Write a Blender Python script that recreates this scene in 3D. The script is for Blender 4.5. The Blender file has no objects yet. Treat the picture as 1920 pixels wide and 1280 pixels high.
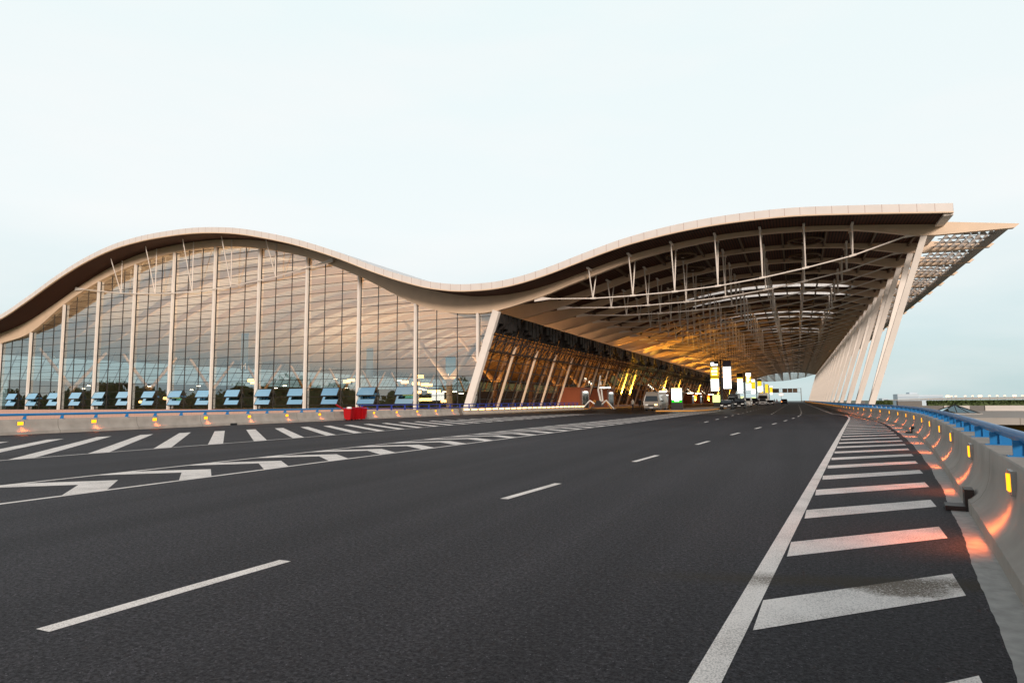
import bpy, math, random
from mathutils import Vector, Matrix
random.seed(7)
R = math.radians
scn = bpy.context.scene
COL = scn.collection

# ---------------------------------------------------------------- camera
cd = bpy.data.cameras.new("camera"); cam = bpy.data.objects.new("camera", cd); COL.objects.link(cam)
cd.sensor_width = 36; cd.lens = 1205.5/1920*36; cd.clip_start = 0.05; cd.clip_end = 8000
YAW, PITCH, ROLL = .4143, .0934, -.0061
fw = Vector((-math.sin(YAW)*math.cos(PITCH), math.cos(YAW)*math.cos(PITCH), math.sin(PITCH)))
rt = Vector((math.cos(YAW), math.sin(YAW), 0)); up = rt.cross(fw)
rc = rt*math.cos(ROLL)+up*math.sin(ROLL); uc = up*math.cos(ROLL)-rt*math.sin(ROLL)
m = Matrix((rc, uc, -fw)).transposed().to_4x4(); m.translation = Vector((0, 0, 1.4))
cam.matrix_world = m
scn.camera = cam

# ---------------------------------------------------------------- world
SUN_EL, SUN_AZ = R(15), R(148)          # low sun behind the photographer
w = bpy.data.worlds.new("World"); scn.world = w; w.use_nodes = True
nt = w.node_tree; nt.nodes.clear()
N, L = nt.nodes.new, nt.links.new
out = N('ShaderNodeOutputWorld'); bg = N('ShaderNodeBackground'); bg.inputs[1].default_value = .1
sky = N('ShaderNodeTexSky'); sky.sky_type = 'NISHITA'; sky.sun_disc = False
sky.sun_elevation = SUN_EL; sky.sun_rotation = SUN_AZ; sky.air_density = 1.2; sky.dust_density = 2
tc = N('ShaderNodeTexCoord'); sep = N('ShaderNodeSeparateXYZ'); L(tc.outputs['Generated'], sep.inputs[0])
rp = N('ShaderNodeValToRGB'); L(sep.outputs[2], rp.inputs[0])
cr = rp.color_ramp
cr.elements[0].position = 0.0; cr.elements[0].color = (5.4/10, 6.9/10, 7.0/10, 1)
cr.elements[1].position = .57; cr.elements[1].color = (.86, .965, .97, 1)
e = cr.elements.new(.70); e.color = (.20, .27, .34, 1)
e = cr.elements.new(.09); e.color = (.66, .80, .83, 1)
e = cr.elements.new(.25); e.color = (.90, .96, .965, 1)
# clouds: broad faint veils, warmer on the side where the sun is
mp = N('ShaderNodeMapping'); mp.inputs['Scale'].default_value = (1.2, 1.2, 5); L(tc.outputs['Generated'], mp.inputs[0])
nz = N('ShaderNodeTexNoise'); nz.inputs['Scale'].default_value = 2.2; nz.inputs['Detail'].default_value = 6; L(mp.outputs[0], nz.inputs[0])
cl = N('ShaderNodeMapRange'); cl.inputs[1].default_value = .42; cl.inputs[2].default_value = .75; cl.inputs[3].default_value = 0; cl.inputs[4].default_value = .55
L(nz.outputs[0], cl.inputs[0])
mc = N('ShaderNodeMix'); mc.data_type = 'RGBA'; mc.inputs[7].default_value = (.98, .97, .96, 1)
L(cl.outputs[0], mc.inputs[0]); L(rp.outputs[0], mc.inputs[6])
bk = N('ShaderNodeMapRange'); bk.inputs[1].default_value = .1; bk.inputs[2].default_value = -.9; bk.inputs[3].default_value = 0; bk.inputs[4].default_value = .85
L(sep.outputs[1], bk.inputs[0])
wm = N('ShaderNodeMix'); wm.data_type = 'RGBA'; wm.inputs[7].default_value = (.50, .44, .42, 1)
bmp = N('ShaderNodeMapping'); bmp.inputs['Scale'].default_value = (2.2, 2.2, 9); L(tc.outputs['Generated'], bmp.inputs[0])
bn = N('ShaderNodeTexNoise'); bn.inputs['Scale'].default_value = 2.0; bn.inputs['Detail'].default_value = 5; L(bmp.outputs[0], bn.inputs[0])
br = N('ShaderNodeValToRGB'); L(bn.outputs[0], br.inputs[0]); b_ = br.color_ramp
b_.elements[0].position = .36; b_.elements[0].color = (.34, .44, .50, 1); b_.elements[1].position = .66; b_.elements[1].color = (1.0, .74, .56, 1)
q_ = b_.elements.new(.48); q_.color = (.50, .50, .50, 1)
L(br.outputs[0], wm.inputs[7]); L(bk.outputs[0], wm.inputs[0]); L(mc.outputs[2], wm.inputs[6])
sc = N('ShaderNodeVectorMath'); sc.operation = 'SCALE'; sc.inputs[3].default_value = 10.7; L(wm.outputs[2], sc.inputs[0])
ms = N('ShaderNodeMix'); ms.data_type = 'RGBA'; ms.inputs[0].default_value = .9
L(sky.outputs[0], ms.inputs[6]); L(sc.outputs[0], ms.inputs[7])
L(ms.outputs[2], bg.inputs[0]); L(bg.outputs[0], out.inputs[0])

sd = bpy.data.lights.new("sun", 'SUN'); sd.energy = 3.3; sd.angle = R(12); sd.color = (1, .87, .77)
so = bpy.data.objects.new("sun", sd); COL.objects.link(so)
sdir = Vector((math.sin(SUN_AZ)*math.cos(SUN_EL), math.cos(SUN_AZ)*math.cos(SUN_EL), math.sin(SUN_EL)))
so.rotation_euler = sdir.to_track_quat('Z', 'Y').to_euler()

scn.view_settings.view_transform = 'Standard'; scn.view_settings.look = 'None'
scn.view_settings.exposure = 0; scn.view_settings.gamma = 1

# ---------------------------------------------------------------- materials
def mat(name, col=(.5, .5, .5), rough=.6, metal=0, spec=.5, noise=0, nscale=5, emit=None, es=0, bump=0, bscale=60):
    mm = bpy.data.materials.new(name); mm.use_nodes = True
    t = mm.node_tree; b = t.nodes['Principled BSDF']
    b.inputs['Base Color'].default_value = (*col, 1); b.inputs['Roughness'].default_value = rough
    b.inputs['Metallic'].default_value = metal; b.inputs['Specular IOR Level'].default_value = spec
    g = t.nodes.new('ShaderNodeTexCoord')
    n1 = t.nodes.new('ShaderNodeTexNoise'); n1.inputs['Scale'].default_value = nscale; n1.inputs['Detail'].default_value = 5
    t.links.new(g.outputs['Object'], n1.inputs[0])
    mx = t.nodes.new('ShaderNodeMix'); mx.data_type = 'RGBA'
    mx.inputs[6].default_value = (*[c*(1-noise) for c in col], 1); mx.inputs[7].default_value = (*[min(1, c*(1+noise)) for c in col], 1)
    t.links.new(n1.outputs[0], mx.inputs[0]); t.links.new(mx.outputs[2], b.inputs['Base Color'])
    if bump:
        n2 = t.nodes.new('ShaderNodeTexNoise'); n2.inputs['Scale'].default_value = bscale; n2.inputs['Detail'].default_value = 3
        t.links.new(g.outputs['Object'], n2.inputs[0])
        bp = t.nodes.new('ShaderNodeBump'); bp.inputs['Strength'].default_value = bump; bp.inputs['Distance'].default_value = .01
        t.links.new(n2.outputs[0], bp.inputs['Height']); t.links.new(bp.outputs[0], b.inputs['Normal'])
    if emit:
        b.inputs['Emission Color'].default_value = (*emit, 1); b.inputs['Emission Strength'].default_value = es
    return mm

def math_node(t, op, a, b=None, c=None):
    n = t.nodes.new('ShaderNodeMath'); n.operation = op
    for i, v in enumerate((a, b, c)):
        if v is None: continue
        if isinstance(v, (int, float)): n.inputs[i].default_value = v
        else: t.links.new(v, n.inputs[i])
    return n.outputs[0]

def lines_mat(name, base, line, axis, period, width, rough=.6, spec=.5, noise=.1, nscale=.6):
    """panels with seams: a thin line every period metres along one axis"""
    mm = mat(name, base, rough, 0, spec, noise, nscale)
    t = mm.node_tree; b = t.nodes['Principled BSDF']
    src = b.inputs['Base Color'].links[0].from_socket
    g = [n for n in t.nodes if n.type == 'TEX_COORD'][0]
    s = t.nodes.new('ShaderNodeSeparateXYZ'); t.links.new(g.outputs['Object'], s.inputs[0])
    fac = None
    for ax, p, wd in zip(axis, period, width):
        f = math_node(t, 'FRACT', math_node(t, 'DIVIDE', s.outputs[ax], p))
        l = math_node(t, 'LESS_THAN', f, wd/p)
        fac = l if fac is None else math_node(t, 'MAXIMUM', fac, l)
    mx = t.nodes.new('ShaderNodeMix'); mx.data_type = 'RGBA'; mx.inputs[7].default_value = (*line, 1)
    t.links.new(fac, mx.inputs[0]); t.links.new(src, mx.inputs[6]); t.links.new(mx.outputs[2], b.inputs['Base Color'])
    return mm

def stain_factor(t, g):
    """oil and rust stain washed over the road near the right edge"""
    s = t.nodes.new('ShaderNodeSeparateXYZ'); t.links.new(g.outputs['Object'], s.inputs[0])
    n = t.nodes.new('ShaderNodeTexNoise'); n.inputs['Scale'].default_value = 5; n.inputs['Detail'].default_value = 9; n.inputs['Roughness'].default_value = .72
    t.links.new(g.outputs['Object'], n.inputs[0])
    ng = t.nodes.new('ShaderNodeTexNoise'); ng.inputs['Scale'].default_value = 60; ng.inputs['Detail'].default_value = 4; ng.inputs['Roughness'].default_value = .8; t.links.new(g.outputs['Object'], ng.inputs[0])
    wob = math_node(t, 'MULTIPLY', math_node(t, 'SUBTRACT', n.outputs[0], .5), .35)
    # centre line of the streak y = 5.75 + .12 x
    dy = math_node(t, 'ADD', math_node(t, 'SUBTRACT', s.outputs[1], math_node(t, 'ADD', math_node(t, 'MULTIPLY', s.outputs[0], .28), 5.66)), wob)
    yb = math_node(t, 'SUBTRACT', 1, math_node(t, 'MULTIPLY', math_node(t, 'ABSOLUTE', dy), 4.2))
    x1 = math_node(t, 'SUBTRACT', 1, math_node(t, 'MULTIPLY', math_node(t, 'ABSOLUTE', math_node(t, 'SUBTRACT', s.outputs[0], .62)), .48))
    a = math_node(t, 'MULTIPLY', math_node(t, 'MAXIMUM', yb, 0), math_node(t, 'MAXIMUM', x1, 0))
    a = math_node(t, 'MULTIPLY', a, math_node(t, 'ADD', n.outputs[0], .55))
    bx = math_node(t, 'MULTIPLY', math_node(t, 'SUBTRACT', s.outputs[0], .62), 2.6)
    by = math_node(t, 'MULTIPLY', math_node(t, 'SUBTRACT', math_node(t, 'ADD', s.outputs[1], wob), math_node(t, 'ADD', 5.60, math_node(t, 'MULTIPLY', s.outputs[0], .12))), 3.6)
    bl = math_node(t, 'SUBTRACT', 1.0, math_node(t, 'ADD', math_node(t, 'MULTIPLY', bx, bx), math_node(t, 'MULTIPLY', by, by)))
    bl = math_node(t, 'MULTIPLY', math_node(t, 'MAXIMUM', bl, 0), math_node(t, 'ADD', n.outputs[0], .8))
    tot = math_node(t, 'MULTIPLY', math_node(t, 'ADD', math_node(t, 'MULTIPLY', a, 1.35), math_node(t, 'MULTIPLY', bl, 1.15)), math_node(t, 'SUBTRACT', math_node(t, 'MULTIPLY', ng.outputs[0], 6.5), 2.35))
    return math_node(t, 'MAXIMUM', math_node(t, 'MINIMUM', tot, .93), 0)

def asphalt():
    mm = bpy.data.materials.new('asphalt'); mm.use_nodes = True
    t = mm.node_tree; b = t.nodes['Principled BSDF']
    g = t.nodes.new('ShaderNodeTexCoord')
    def nz(sc_, det, rough=.5, vec=None):
        n = t.nodes.new('ShaderNodeTexNoise'); n.inputs['Scale'].default_value = sc_; n.inputs['Detail'].default_value = det
        n.inputs['Roughness'].default_value = rough; t.links.new(vec or g.outputs['Object'], n.inputs[0]); return n.outputs[0]
    def mr(v, a0, a1, b0, b1):
        n = t.nodes.new('ShaderNodeMapRange'); t.links.new(v, n.inputs[0])
        for i, q in enumerate((a0, a1, b0, b1)): n.inputs[i+1].default_value = q
        return n.outputs[0]
    fine = math_node(t, 'MULTIPLY', mr(nz(36, 5, .85), .40, .62, .0, 2.7), mr(nz(17, 3, .7), .35, .65, .7, 1.35))
    big = mr(nz(.12, 4), .3, .7, .8, 1.25)
    mp = t.nodes.new('ShaderNodeMapping'); mp.inputs['Scale'].default_value = (1.1, .03, 1); mp.inputs['Rotation'].default_value = (0, 0, R(4)); t.links.new(g.outputs['Object'], mp.inputs[0])
    trk = mr(nz(1.0, 2, .5, mp.outputs[0]), .3, .7, .74, 1.28)
    v = math_node(t, 'MULTIPLY', math_node(t, 'MULTIPLY', fine, big), trk)
    v = math_node(t, 'MULTIPLY', v, .021)
    # pale specks of aggregate
    vo = t.nodes.new('ShaderNodeTexVoronoi'); vo.inputs['Scale'].default_value = 42; t.links.new(g.outputs['Object'], vo.inputs[0])
    sp = math_node(t, 'MULTIPLY', math_node(t, 'LESS_THAN', vo.outputs['Distance'], .17), math_node(t, 'GREATER_THAN', nz(25, 2), .56))
    v = math_node(t, 'ADD', v, math_node(t, 'MULTIPLY', sp, .12))
    cc = t.nodes.new('ShaderNodeCombineColor')
    t.links.new(math_node(t, 'MULTIPLY', v, 1.02), cc.inputs[0]); t.links.new(math_node(t, 'MULTIPLY', v, .95), cc.inputs[1]); t.links.new(math_node(t, 'MULTIPLY', v, 1.04), cc.inputs[2])
    mx = t.nodes.new('ShaderNodeMix'); mx.data_type = 'RGBA'; mx.inputs[7].default_value = (.030, .021, .009, 1)
    t.links.new(stain_factor(t, g), mx.inputs[0]); t.links.new(cc.outputs[0], mx.inputs[6])
    t.links.new(mx.outputs[2], b.inputs['Base Color'])
    b.inputs['Roughness'].default_value = .70; b.inputs['Specular IOR Level'].default_value = .20; b.inputs['Specular Tint'].default_value = (1, .93, .97, 1)
    bp = t.nodes.new('ShaderNodeBump'); bp.inputs['Strength'].default_value = .8; bp.inputs['Distance'].default_value = .008
    t.links.new(nz(70, 3, .7), bp.inputs['Height']); t.links.new(bp.outputs[0], b.inputs['Normal'])
    return mm

def paint():
    mm = bpy.data.materials.new('road_paint'); mm.use_nodes = True
    t = mm.node_tree; b = t.nodes['Principled BSDF']
    g = t.nodes.new('ShaderNodeTexCoord')
    n = t.nodes.new('ShaderNodeTexNoise'); n.inputs['Scale'].default_value = 85; n.inputs['Detail'].default_value = 5; n.inputs['Roughness'].default_value = .75
    n2 = t.nodes.new('ShaderNodeTexNoise'); n2.inputs['Scale'].default_value = 1.7; n2.inputs['Detail'].default_value = 5
    for q in (n, n2): t.links.new(g.outputs['Object'], q.inputs[0])
    wr = math_node(t, 'ADD', n.outputs[0], math_node(t, 'MULTIPLY', n2.outputs[0], .28))
    f = t.nodes.new('ShaderNodeMapRange'); f.inputs[1].default_value = .60; f.inputs[2].default_value = .80; f.inputs[4].default_value = .8; t.links.new(wr, f.inputs[0])
    mx = t.nodes.new('ShaderNodeMix'); mx.data_type = 'RGBA'; mx.inputs[6].default_value = (.88, .81, .75, 1); mx.inputs[7].default_value = (.16, .13, .11, 1)
    t.links.new(f.outputs[0], mx.inputs[0])
    m2 = t.nodes.new('ShaderNodeMix'); m2.data_type = 'RGBA'; m2.inputs[7].default_value = (.075, .045, .016, 1)
    t.links.new(stain_factor(t, g), m2.inputs[0]); t.links.new(mx.outputs[2], m2.inputs[6])
    t.links.new(m2.outputs[2], b.inputs['Base Color']); b.inputs['Roughness'].default_value = .7
    return mm

def glass(name, tint, refl, base, rough=.0, tcol=None):
    """thin coated architectural glass: part mirror, part see-through"""
    mm = bpy.data.materials.new(name); mm.use_nodes = True
    t = mm.node_tree; t.nodes.clear()
    o = t.nodes.new('ShaderNodeOutputMaterial'); mix = t.nodes.new('ShaderNodeMixShader')
    tr = t.nodes.new('ShaderNodeBsdfTransparent'); tr.inputs[0].default_value = (*tint, 1)
    gl = t.nodes.new('ShaderNodeBsdfGlossy'); gl.inputs[0].default_value = (*refl, 1); gl.inputs['Roughness'].default_value = rough
    fr = t.nodes.new('ShaderNodeFresnel'); fr.inputs[0].default_value = 1.5
    f = math_node(t, 'MINIMUM', math_node(t, 'ADD', math_node(t, 'MULTIPLY', fr.outputs[0], .9), base), .95)
    # each pane sits a hair out of true, and is slightly bowed
    g = t.nodes.new('ShaderNodeTexCoord'); n = t.nodes.new('ShaderNodeTexNoise'); n.inputs['Scale'].default_value = .35; n.inputs['Detail'].default_value = 2
    t.links.new(g.outputs['Object'], n.inputs[0])
    bp = t.nodes.new('ShaderNodeBump'); bp.inputs['Strength'].default_value = .25; bp.inputs['Distance'].default_value = .08
    t.links.new(n.outputs[0], bp.inputs['Height']); t.links.new(bp.outputs[0], gl.inputs['Normal'])
    t.links.new(f, mix.inputs[0]); t.links.new(tr.outputs[0], mix.inputs[1]); t.links.new(gl.outputs[0], mix.inputs[2]); t.links.new(mix.outputs[0], o.inputs[0])
    return mm

def emis(name, col, st):
    mm = bpy.data.materials.new(name); mm.use_nodes = True
    t = mm.node_tree; t.nodes.clear()
    o = t.nodes.new('ShaderNodeOutputMaterial'); em = t.nodes.new('ShaderNodeEmission')
    em.inputs[0].default_value = (*col, 1); em.inputs[1].default_value = st; t.links.new(em.outputs[0], o.inputs[0])
    return mm

M = dict(
 asphalt=asphalt(), paint=paint(),
 concrete=lines_mat('concrete', (.32, .285, .25), (.12, .105, .09), (1,), (4.2,), (.022,), .85, noise=.36, nscale=1.8),
 concrete_pale=mat('pale_concrete', (.36, .345, .32), .85, noise=.45, nscale=9, bump=.5, bscale=30),
 kerb_yellow=mat('yellow_kerb_paint', (.50, .22, .03), .7, noise=.2, nscale=3),
 pavement=lines_mat('paving_slabs', (.30, .25, .22), (.15, .12, .1), (0, 1), (.8, .8), (.03, .03), .7, noise=.2),
 ground=mat('grass_and_earth', (.09, .10, .06), .9, noise=.5, nscale=.05),
 deckc=lines_mat('deck_slabs', (.33, .30, .27), (.2, .18, .16), (0, 1), (6, 6), (.08, .08), .85, noise=.2, nscale=.4),
 blue=mat('blue_rail_paint', (.010, .17, .42), .34, noise=.12, nscale=4, spec=.5),
 navy=mat('dark_blue_rail_paint', (.02, .04, .26), .45, noise=.1),
 cream=mat('cream_steel_paint', (.68, .50, .35), .5, noise=.13, nscale=.8),
 cream_w=mat('pale_column_paint', (.76, .68, .61), .5, noise=.10, nscale=.9),
 fascia=lines_mat('fascia_panels', (.66, .60, .56), (.42, .30, .26), (0,), (1.53,), (.05,), .4, noise=.09, nscale=.9),
 roofm=lines_mat('standing_seam_roof', (.62, .62, .62), (.4, .4, .4), (0,), (.6,), (.04,), .4),
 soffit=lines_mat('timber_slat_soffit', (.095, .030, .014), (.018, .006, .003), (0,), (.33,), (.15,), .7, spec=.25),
 ceiling=lines_mat('hall_ceiling_slats', (.64, .58, .52), (.42, .36, .30), (0,), (1.9,), (.3,), .6),
 dark=mat('dark_bronze_frame', (.018, .014, .012), .5, noise=.2),
 brown=mat('brown_steel', (.12, .07, .035), .6, noise=.2),
 granite=lines_mat('pink_granite', (.52, .32, .25), (.3, .17, .13), (0, 2), (1.2, .6), (.03, .02), .5, noise=.15, nscale=3),
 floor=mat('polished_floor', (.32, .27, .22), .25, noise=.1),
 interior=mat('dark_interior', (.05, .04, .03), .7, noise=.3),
 vest=mat('red_brown_panels', (.24, .06, .02), .5, noise=.2, nscale=.7),
 glass=glass('coated_facade_glass', (.60, .60, .57), (.84, .93, .95), .34),
 glass_side=glass('tinted_side_glass', (.25, .17, .065), (.85, .85, .85), .02),
 glass_far=glass('far_wall_glass', (.80, .90, .92), (.8, .9, .95), .05),
 pane=glass('blue_coated_pane', (.10, .25, .33), (.50, .76, .94), .86),
 carglass=mat('car_glass', (.01, .012, .014), .08, spec=.8),
 tyre=mat('tyre_rubber', (.015, .015, .015), .8), rim=mat('alloy_rim', (.4, .4, .42), .3, .8),
 chrome=mat('chrome', (.6, .6, .6), .2, 1),
 plate=mat('plate_white', (.5, .5, .5), .4),
 black=mat('black_paint', (.008, .008, .010), .25, spec=.3), whitep=mat('white_vehicle_paint', (.6, .58, .54), .3, spec=.5),
 shaded_white=mat('shaded_white_paint', (.22, .19, .16), .35), silver=mat('silver_paint', (.38, .37, .36), .3, .3), grey=mat('grey_paint', (.05, .05, .055), .35, spec=.3),  # first one: minibus white with the canopy shade painted into it
 headlamp=mat('headlamp_lens', (.7, .7, .68), .1), headlamp_on=emis('lit_headlamp', (1, .55, .2), 6),
 tail=emis('lit_tail_lamp', (1, .22, .03), 6),
 red=mat('red_plastic', (.34, .002, .005), .65, spec=.15, noise=.12, nscale=6), blackp=mat('black_plastic', (.015, .015, .015), .5),
 rubbish=mat('white_rubbish_bag', (.7, .7, .68), .5),
 leaf=mat('hedge_leaf', (.055, .085, .018), .7, noise=.5, nscale=6), bark=mat('bark', (.10, .07, .05), .9),
 distant=mat('hazed_building_panels', (.52, .60, .66), .8, noise=.1), distglass=mat('far_window_band', (.36, .44, .52), .4),  # distance haze painted in as pale blue-grey building colours
 amber=emis('amber_lamp_glow', (1, .36, .012), 2.7), amber_w=emis('warm_strip_glow', (1, .52, .16), 11),
 white_e=emis('backlit_white_panel', (1, .98, .90), 2.6), yellow_e=emis('backlit_yellow_panel', (1, .62, .03), 1.35),
 green_e=emis('backlit_green_band', (.03, .85, .03), 1.0), lamp_w=emis('white_lamp', (1, .86, .62), 16), lime=emis('lit_lime_sign', (.85, 1, .35), 1.5),
 slate=mat('grey_blue_panel', (.055, .05, .085), .5),
 banner=mat('blue_banner_cloth', (.05, .15, .28), .7, noise=.05), letter=mat('white_letter', (.8, .8, .8), .5, emit=(.9, .9, .9), es=.25),
 skin=mat('skin', (.4, .25, .18), .6),
)

# ---------------------------------------------------------------- helpers
class MB:
    def __init__(s): s.v = []; s.f = []; s.mi = []; s.sm = []
    def add(s, vs, fs, mi=0, smooth=False):
        o = len(s.v); s.v += [tuple(v) for v in vs]
        for f in fs: s.f.append([i+o for i in f]); s.mi.append(mi); s.sm.append(smooth)
    def box(s, a, b, mi=0):
        (x0, y0, z0), (x1, y1, z1) = a, b
        s.add([(x0, y0, z0), (x1, y0, z0), (x1, y1, z0), (x0, y1, z0), (x0, y0, z1), (x1, y0, z1), (x1, y1, z1), (x0, y1, z1)],
              [(0, 3, 2, 1), (4, 5, 6, 7), (0, 1, 5, 4), (1, 2, 6, 5), (2, 3, 7, 6), (3, 0, 4, 7)], mi)
    def quad(s, *p, mi=0): s.add(p, [tuple(range(len(p)))], mi)
    def bar(s, p, q, w1, h1, w2=None, h2=None, side=None, mi=0):
        """tapered rectangular bar from p to q; w across 'side', h the other way"""
        p, q = Vector(p), Vector(q); d = (q-p).normalized()
        a = Vector(side) if side else (Vector((0, 0, 1)).cross(d) if abs(d.z) < .95 else Vector((1, 0, 0)))
        a = (a-d*a.dot(d)).normalized(); b = d.cross(a)
        w2 = w1 if w2 is None else w2; h2 = h1 if h2 is None else h2
        vs = []
        for c, ww, hh in ((p, w1, h1), (q, w2, h2)):
            for i, j in ((-1, -1), (1, -1), (1, 1), (-1, 1)): vs.append(c+a*i*ww/2+b*j*hh/2)
        s.add(vs, [(0, 3, 2, 1), (4, 5, 6, 7), (0, 1, 5, 4), (1, 2, 6, 5), (2, 3, 7, 6), (3, 0, 4, 7)], mi)
    def tube(s, pts, r, n=8, mi=0, cap=True):
        pts = [Vector(p) for p in pts]; rs = r if isinstance(r, (list, tuple)) else [r]*len(pts); vs = []
        for k, p in enumerate(pts):
            d = (pts[min(k+1, len(pts)-1)]-pts[max(k-1, 0)]).normalized()
            a = (Vector((0, 0, 1)).cross(d) if abs(d.z) < .95 else Vector((1, 0, 0)).cross(d)).normalized(); b = d.cross(a)
            for i in range(n): vs.append(p+(a*math.cos(2*math.pi*i/n)+b*math.sin(2*math.pi*i/n))*rs[k])
        fs = [(k*n+i, k*n+(i+1) % n, (k+1)*n+(i+1) % n, (k+1)*n+i) for k in range(len(pts)-1) for i in range(n)]
        s.add(vs, fs, mi, True)
        if cap:
            s.add(vs[:n], [tuple(range(n))[::-1]], mi); s.add(vs[-n:], [tuple(range(n))], mi)
    def torus(s, c, r1, r2, n=24, k=8, mi=0, axis='z'):
        vs = []; c = Vector(c)
        for i in range(n):
            a = 2*math.pi*i/n; d = Vector((math.cos(a), math.sin(a), 0)) if axis == 'z' else Vector((0, math.cos(a), math.sin(a)))
            u = Vector((0, 0, 1)) if axis == 'z' else Vector((1, 0, 0))
            for j in range(k):
                b = 2*math.pi*j/k; vs.append(c+d*(r1+r2*math.cos(b))+u*r2*math.sin(b))
        s.add(vs, [(i*k+j, ((i+1) % n)*k+j, ((i+1) % n)*k+(j+1) % k, i*k+(j+1) % k) for i in range(n) for j in range(k)], mi, True)
    def mesh(s, name, mats):
        me = bpy.data.meshes.new(name); me.from_pydata(s.v, [], s.f)
        for q in (mats if isinstance(mats, (list, tuple)) else [mats]): me.materials.append(q)
        me.polygons.foreach_set('material_index', s.mi); me.polygons.foreach_set('use_smooth', s.sm); me.update()
        return me
    def build(s, name, mats, parent=None, loc=(0, 0, 0)):
        return link(name, s.mesh(name, mats), parent, loc)
def link(name, me, parent=None, loc=(0, 0, 0), rot=(0, 0, 0)):
    o = bpy.data.objects.new(name, me); COL.objects.link(o); o.location = loc; o.rotation_euler = rot
    if parent: o.parent = parent
    return o
def empty(name, loc=(0, 0, 0), rz=0):
    o = bpy.data.objects.new(name, None); COL.objects.link(o); o.location = loc; o.rotation_euler = (0, 0, rz); return o
def tag(o, label=None, cat=None, group=None, kind=None):
    if label: o['label'] = label
    if cat: o['category'] = cat
    if group: o['group'] = group
    if kind: o['kind'] = kind
    return o
def copy_tree(o, parent=None):
    c = o.copy(); COL.objects.link(c); c.parent = parent
    for ch in list(o.children): copy_tree(ch, c)
    return c
def interp(tab, x):
    if x <= tab[0][0]: return tab[0][1]
    for (a, b), (c, d) in zip(tab, tab[1:]):
        if x <= c: return b+(d-b)*(x-a)/(c-a)
    return tab[-1][1]
def smooth_tab(tab, step):
    """Catmull-Rom resample of a table, evenly in x"""
    o = []; x = tab[0][0]
    while x <= tab[-1][0]+1e-6:
        i = max(j for j in range(len(tab)-1) if tab[j][0] <= x+1e-9) if x < tab[-1][0] else len(tab)-2
        p0 = tab[max(i-1, 0)]; p1 = tab[i]; p2 = tab[i+1]; p3 = tab[min(i+2, len(tab)-1)]
        h = p2[0]-p1[0]; u = (x-p1[0])/h
        m1 = (p2[1]-p0[1])/(p2[0]-p0[0])*h; m2 = (p3[1]-p1[1])/(p3[0]-p1[0])*h
        o.append((x, (2*u**3-3*u**2+1)*p1[1]+(u**3-2*u**2+u)*m1+(-2*u**3+3*u**2)*p2[1]+(u**3-u**2)*m2)); x += step
    return o

# ---------------------------------------------------------------- ground, road, markings
YG = 79.5; BAY = 9.0; NB = 46; YEND = YG+BAY*NB
g = MB(); g.quad((-6000, -6000, -6.5), (6000, -6000, -6.5), (6000, 6500, -6.5), (-6000, 6500, -6.5))
tag(g.build('ground', M['ground']), kind='structure')
FOOT = smooth_tab([(-60, -3.2), (-30, -2.2), (-12, -.8), (0, .62), (3, 1.02), (5.75, 1.38), (8, 1.68), (10.1, 1.95), (12, 2.2), (17, 2.84), (21, 3.33), (25, 3.75), (30, 4.24), (35, 4.6), (40, 4.85), (45, 4.95), (50, 4.88), (56, 4.68), (64, 4.55), (72, 4.5), (130, 4.5), (900, 4.5)], 1.0)
GUT = smooth_tab([(-20, -1.9), (-10, -.75), (0, .40), (4, .93), (6, 1.22), (9.7, 1.72), (13, 2.14), (17.6, 2.66), (23.5, 3.24), (30, 3.78), (35, 4.12), (40.6, 4.5), (48, 4.75), (75, 4.47)], 1.0)
def footx(y): return interp(FOOT, y)
LX = -33.5
ys = [-60+i*2 for i in range(66)]+[75+i*12 for i in range(66)]
g = MB()
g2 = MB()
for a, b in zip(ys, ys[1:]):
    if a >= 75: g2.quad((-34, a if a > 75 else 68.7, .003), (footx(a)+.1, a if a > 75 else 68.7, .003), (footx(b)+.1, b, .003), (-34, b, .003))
    g.quad((-60, a, 0), (footx(a)+.1, a, 0), (footx(b)+.1, b, 0), (-60, b, 0))
    g.quad((footx(a)+.55, a, -1.3), (footx(a)+.55, a, -.002), (footx(b)+.55, b, -.002), (footx(b)+.55, b, -1.3))
tag(g.build('road', M['asphalt']), kind='structure'); tag(g2.build('road', mat('canopy_shade_asphalt', (.010, .009, .008), .5, noise=.3, nscale=3, spec=.18)), kind='structure')  # second sheet: shade under the canopy painted as darker asphalt
# pale concrete gutter along the right barrier
g = MB(); yy = [-20+i*.12 for i in range(790)]
def gw(y): return .012*math.sin(y*1.7)+.003*math.sin(y*9.1)+.003*math.sin(y*23+1)
for a, b in zip(yy, yy[1:]):
    g.quad((interp(GUT, a)+gw(a), a, .0015), (footx(a)+.05, a, .0015), (footx(b)+.05, b, .0015), (interp(GUT, b)+gw(b), b, .0015))
tag(g.build('gutter', M['concrete_pale']), kind='structure')

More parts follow.
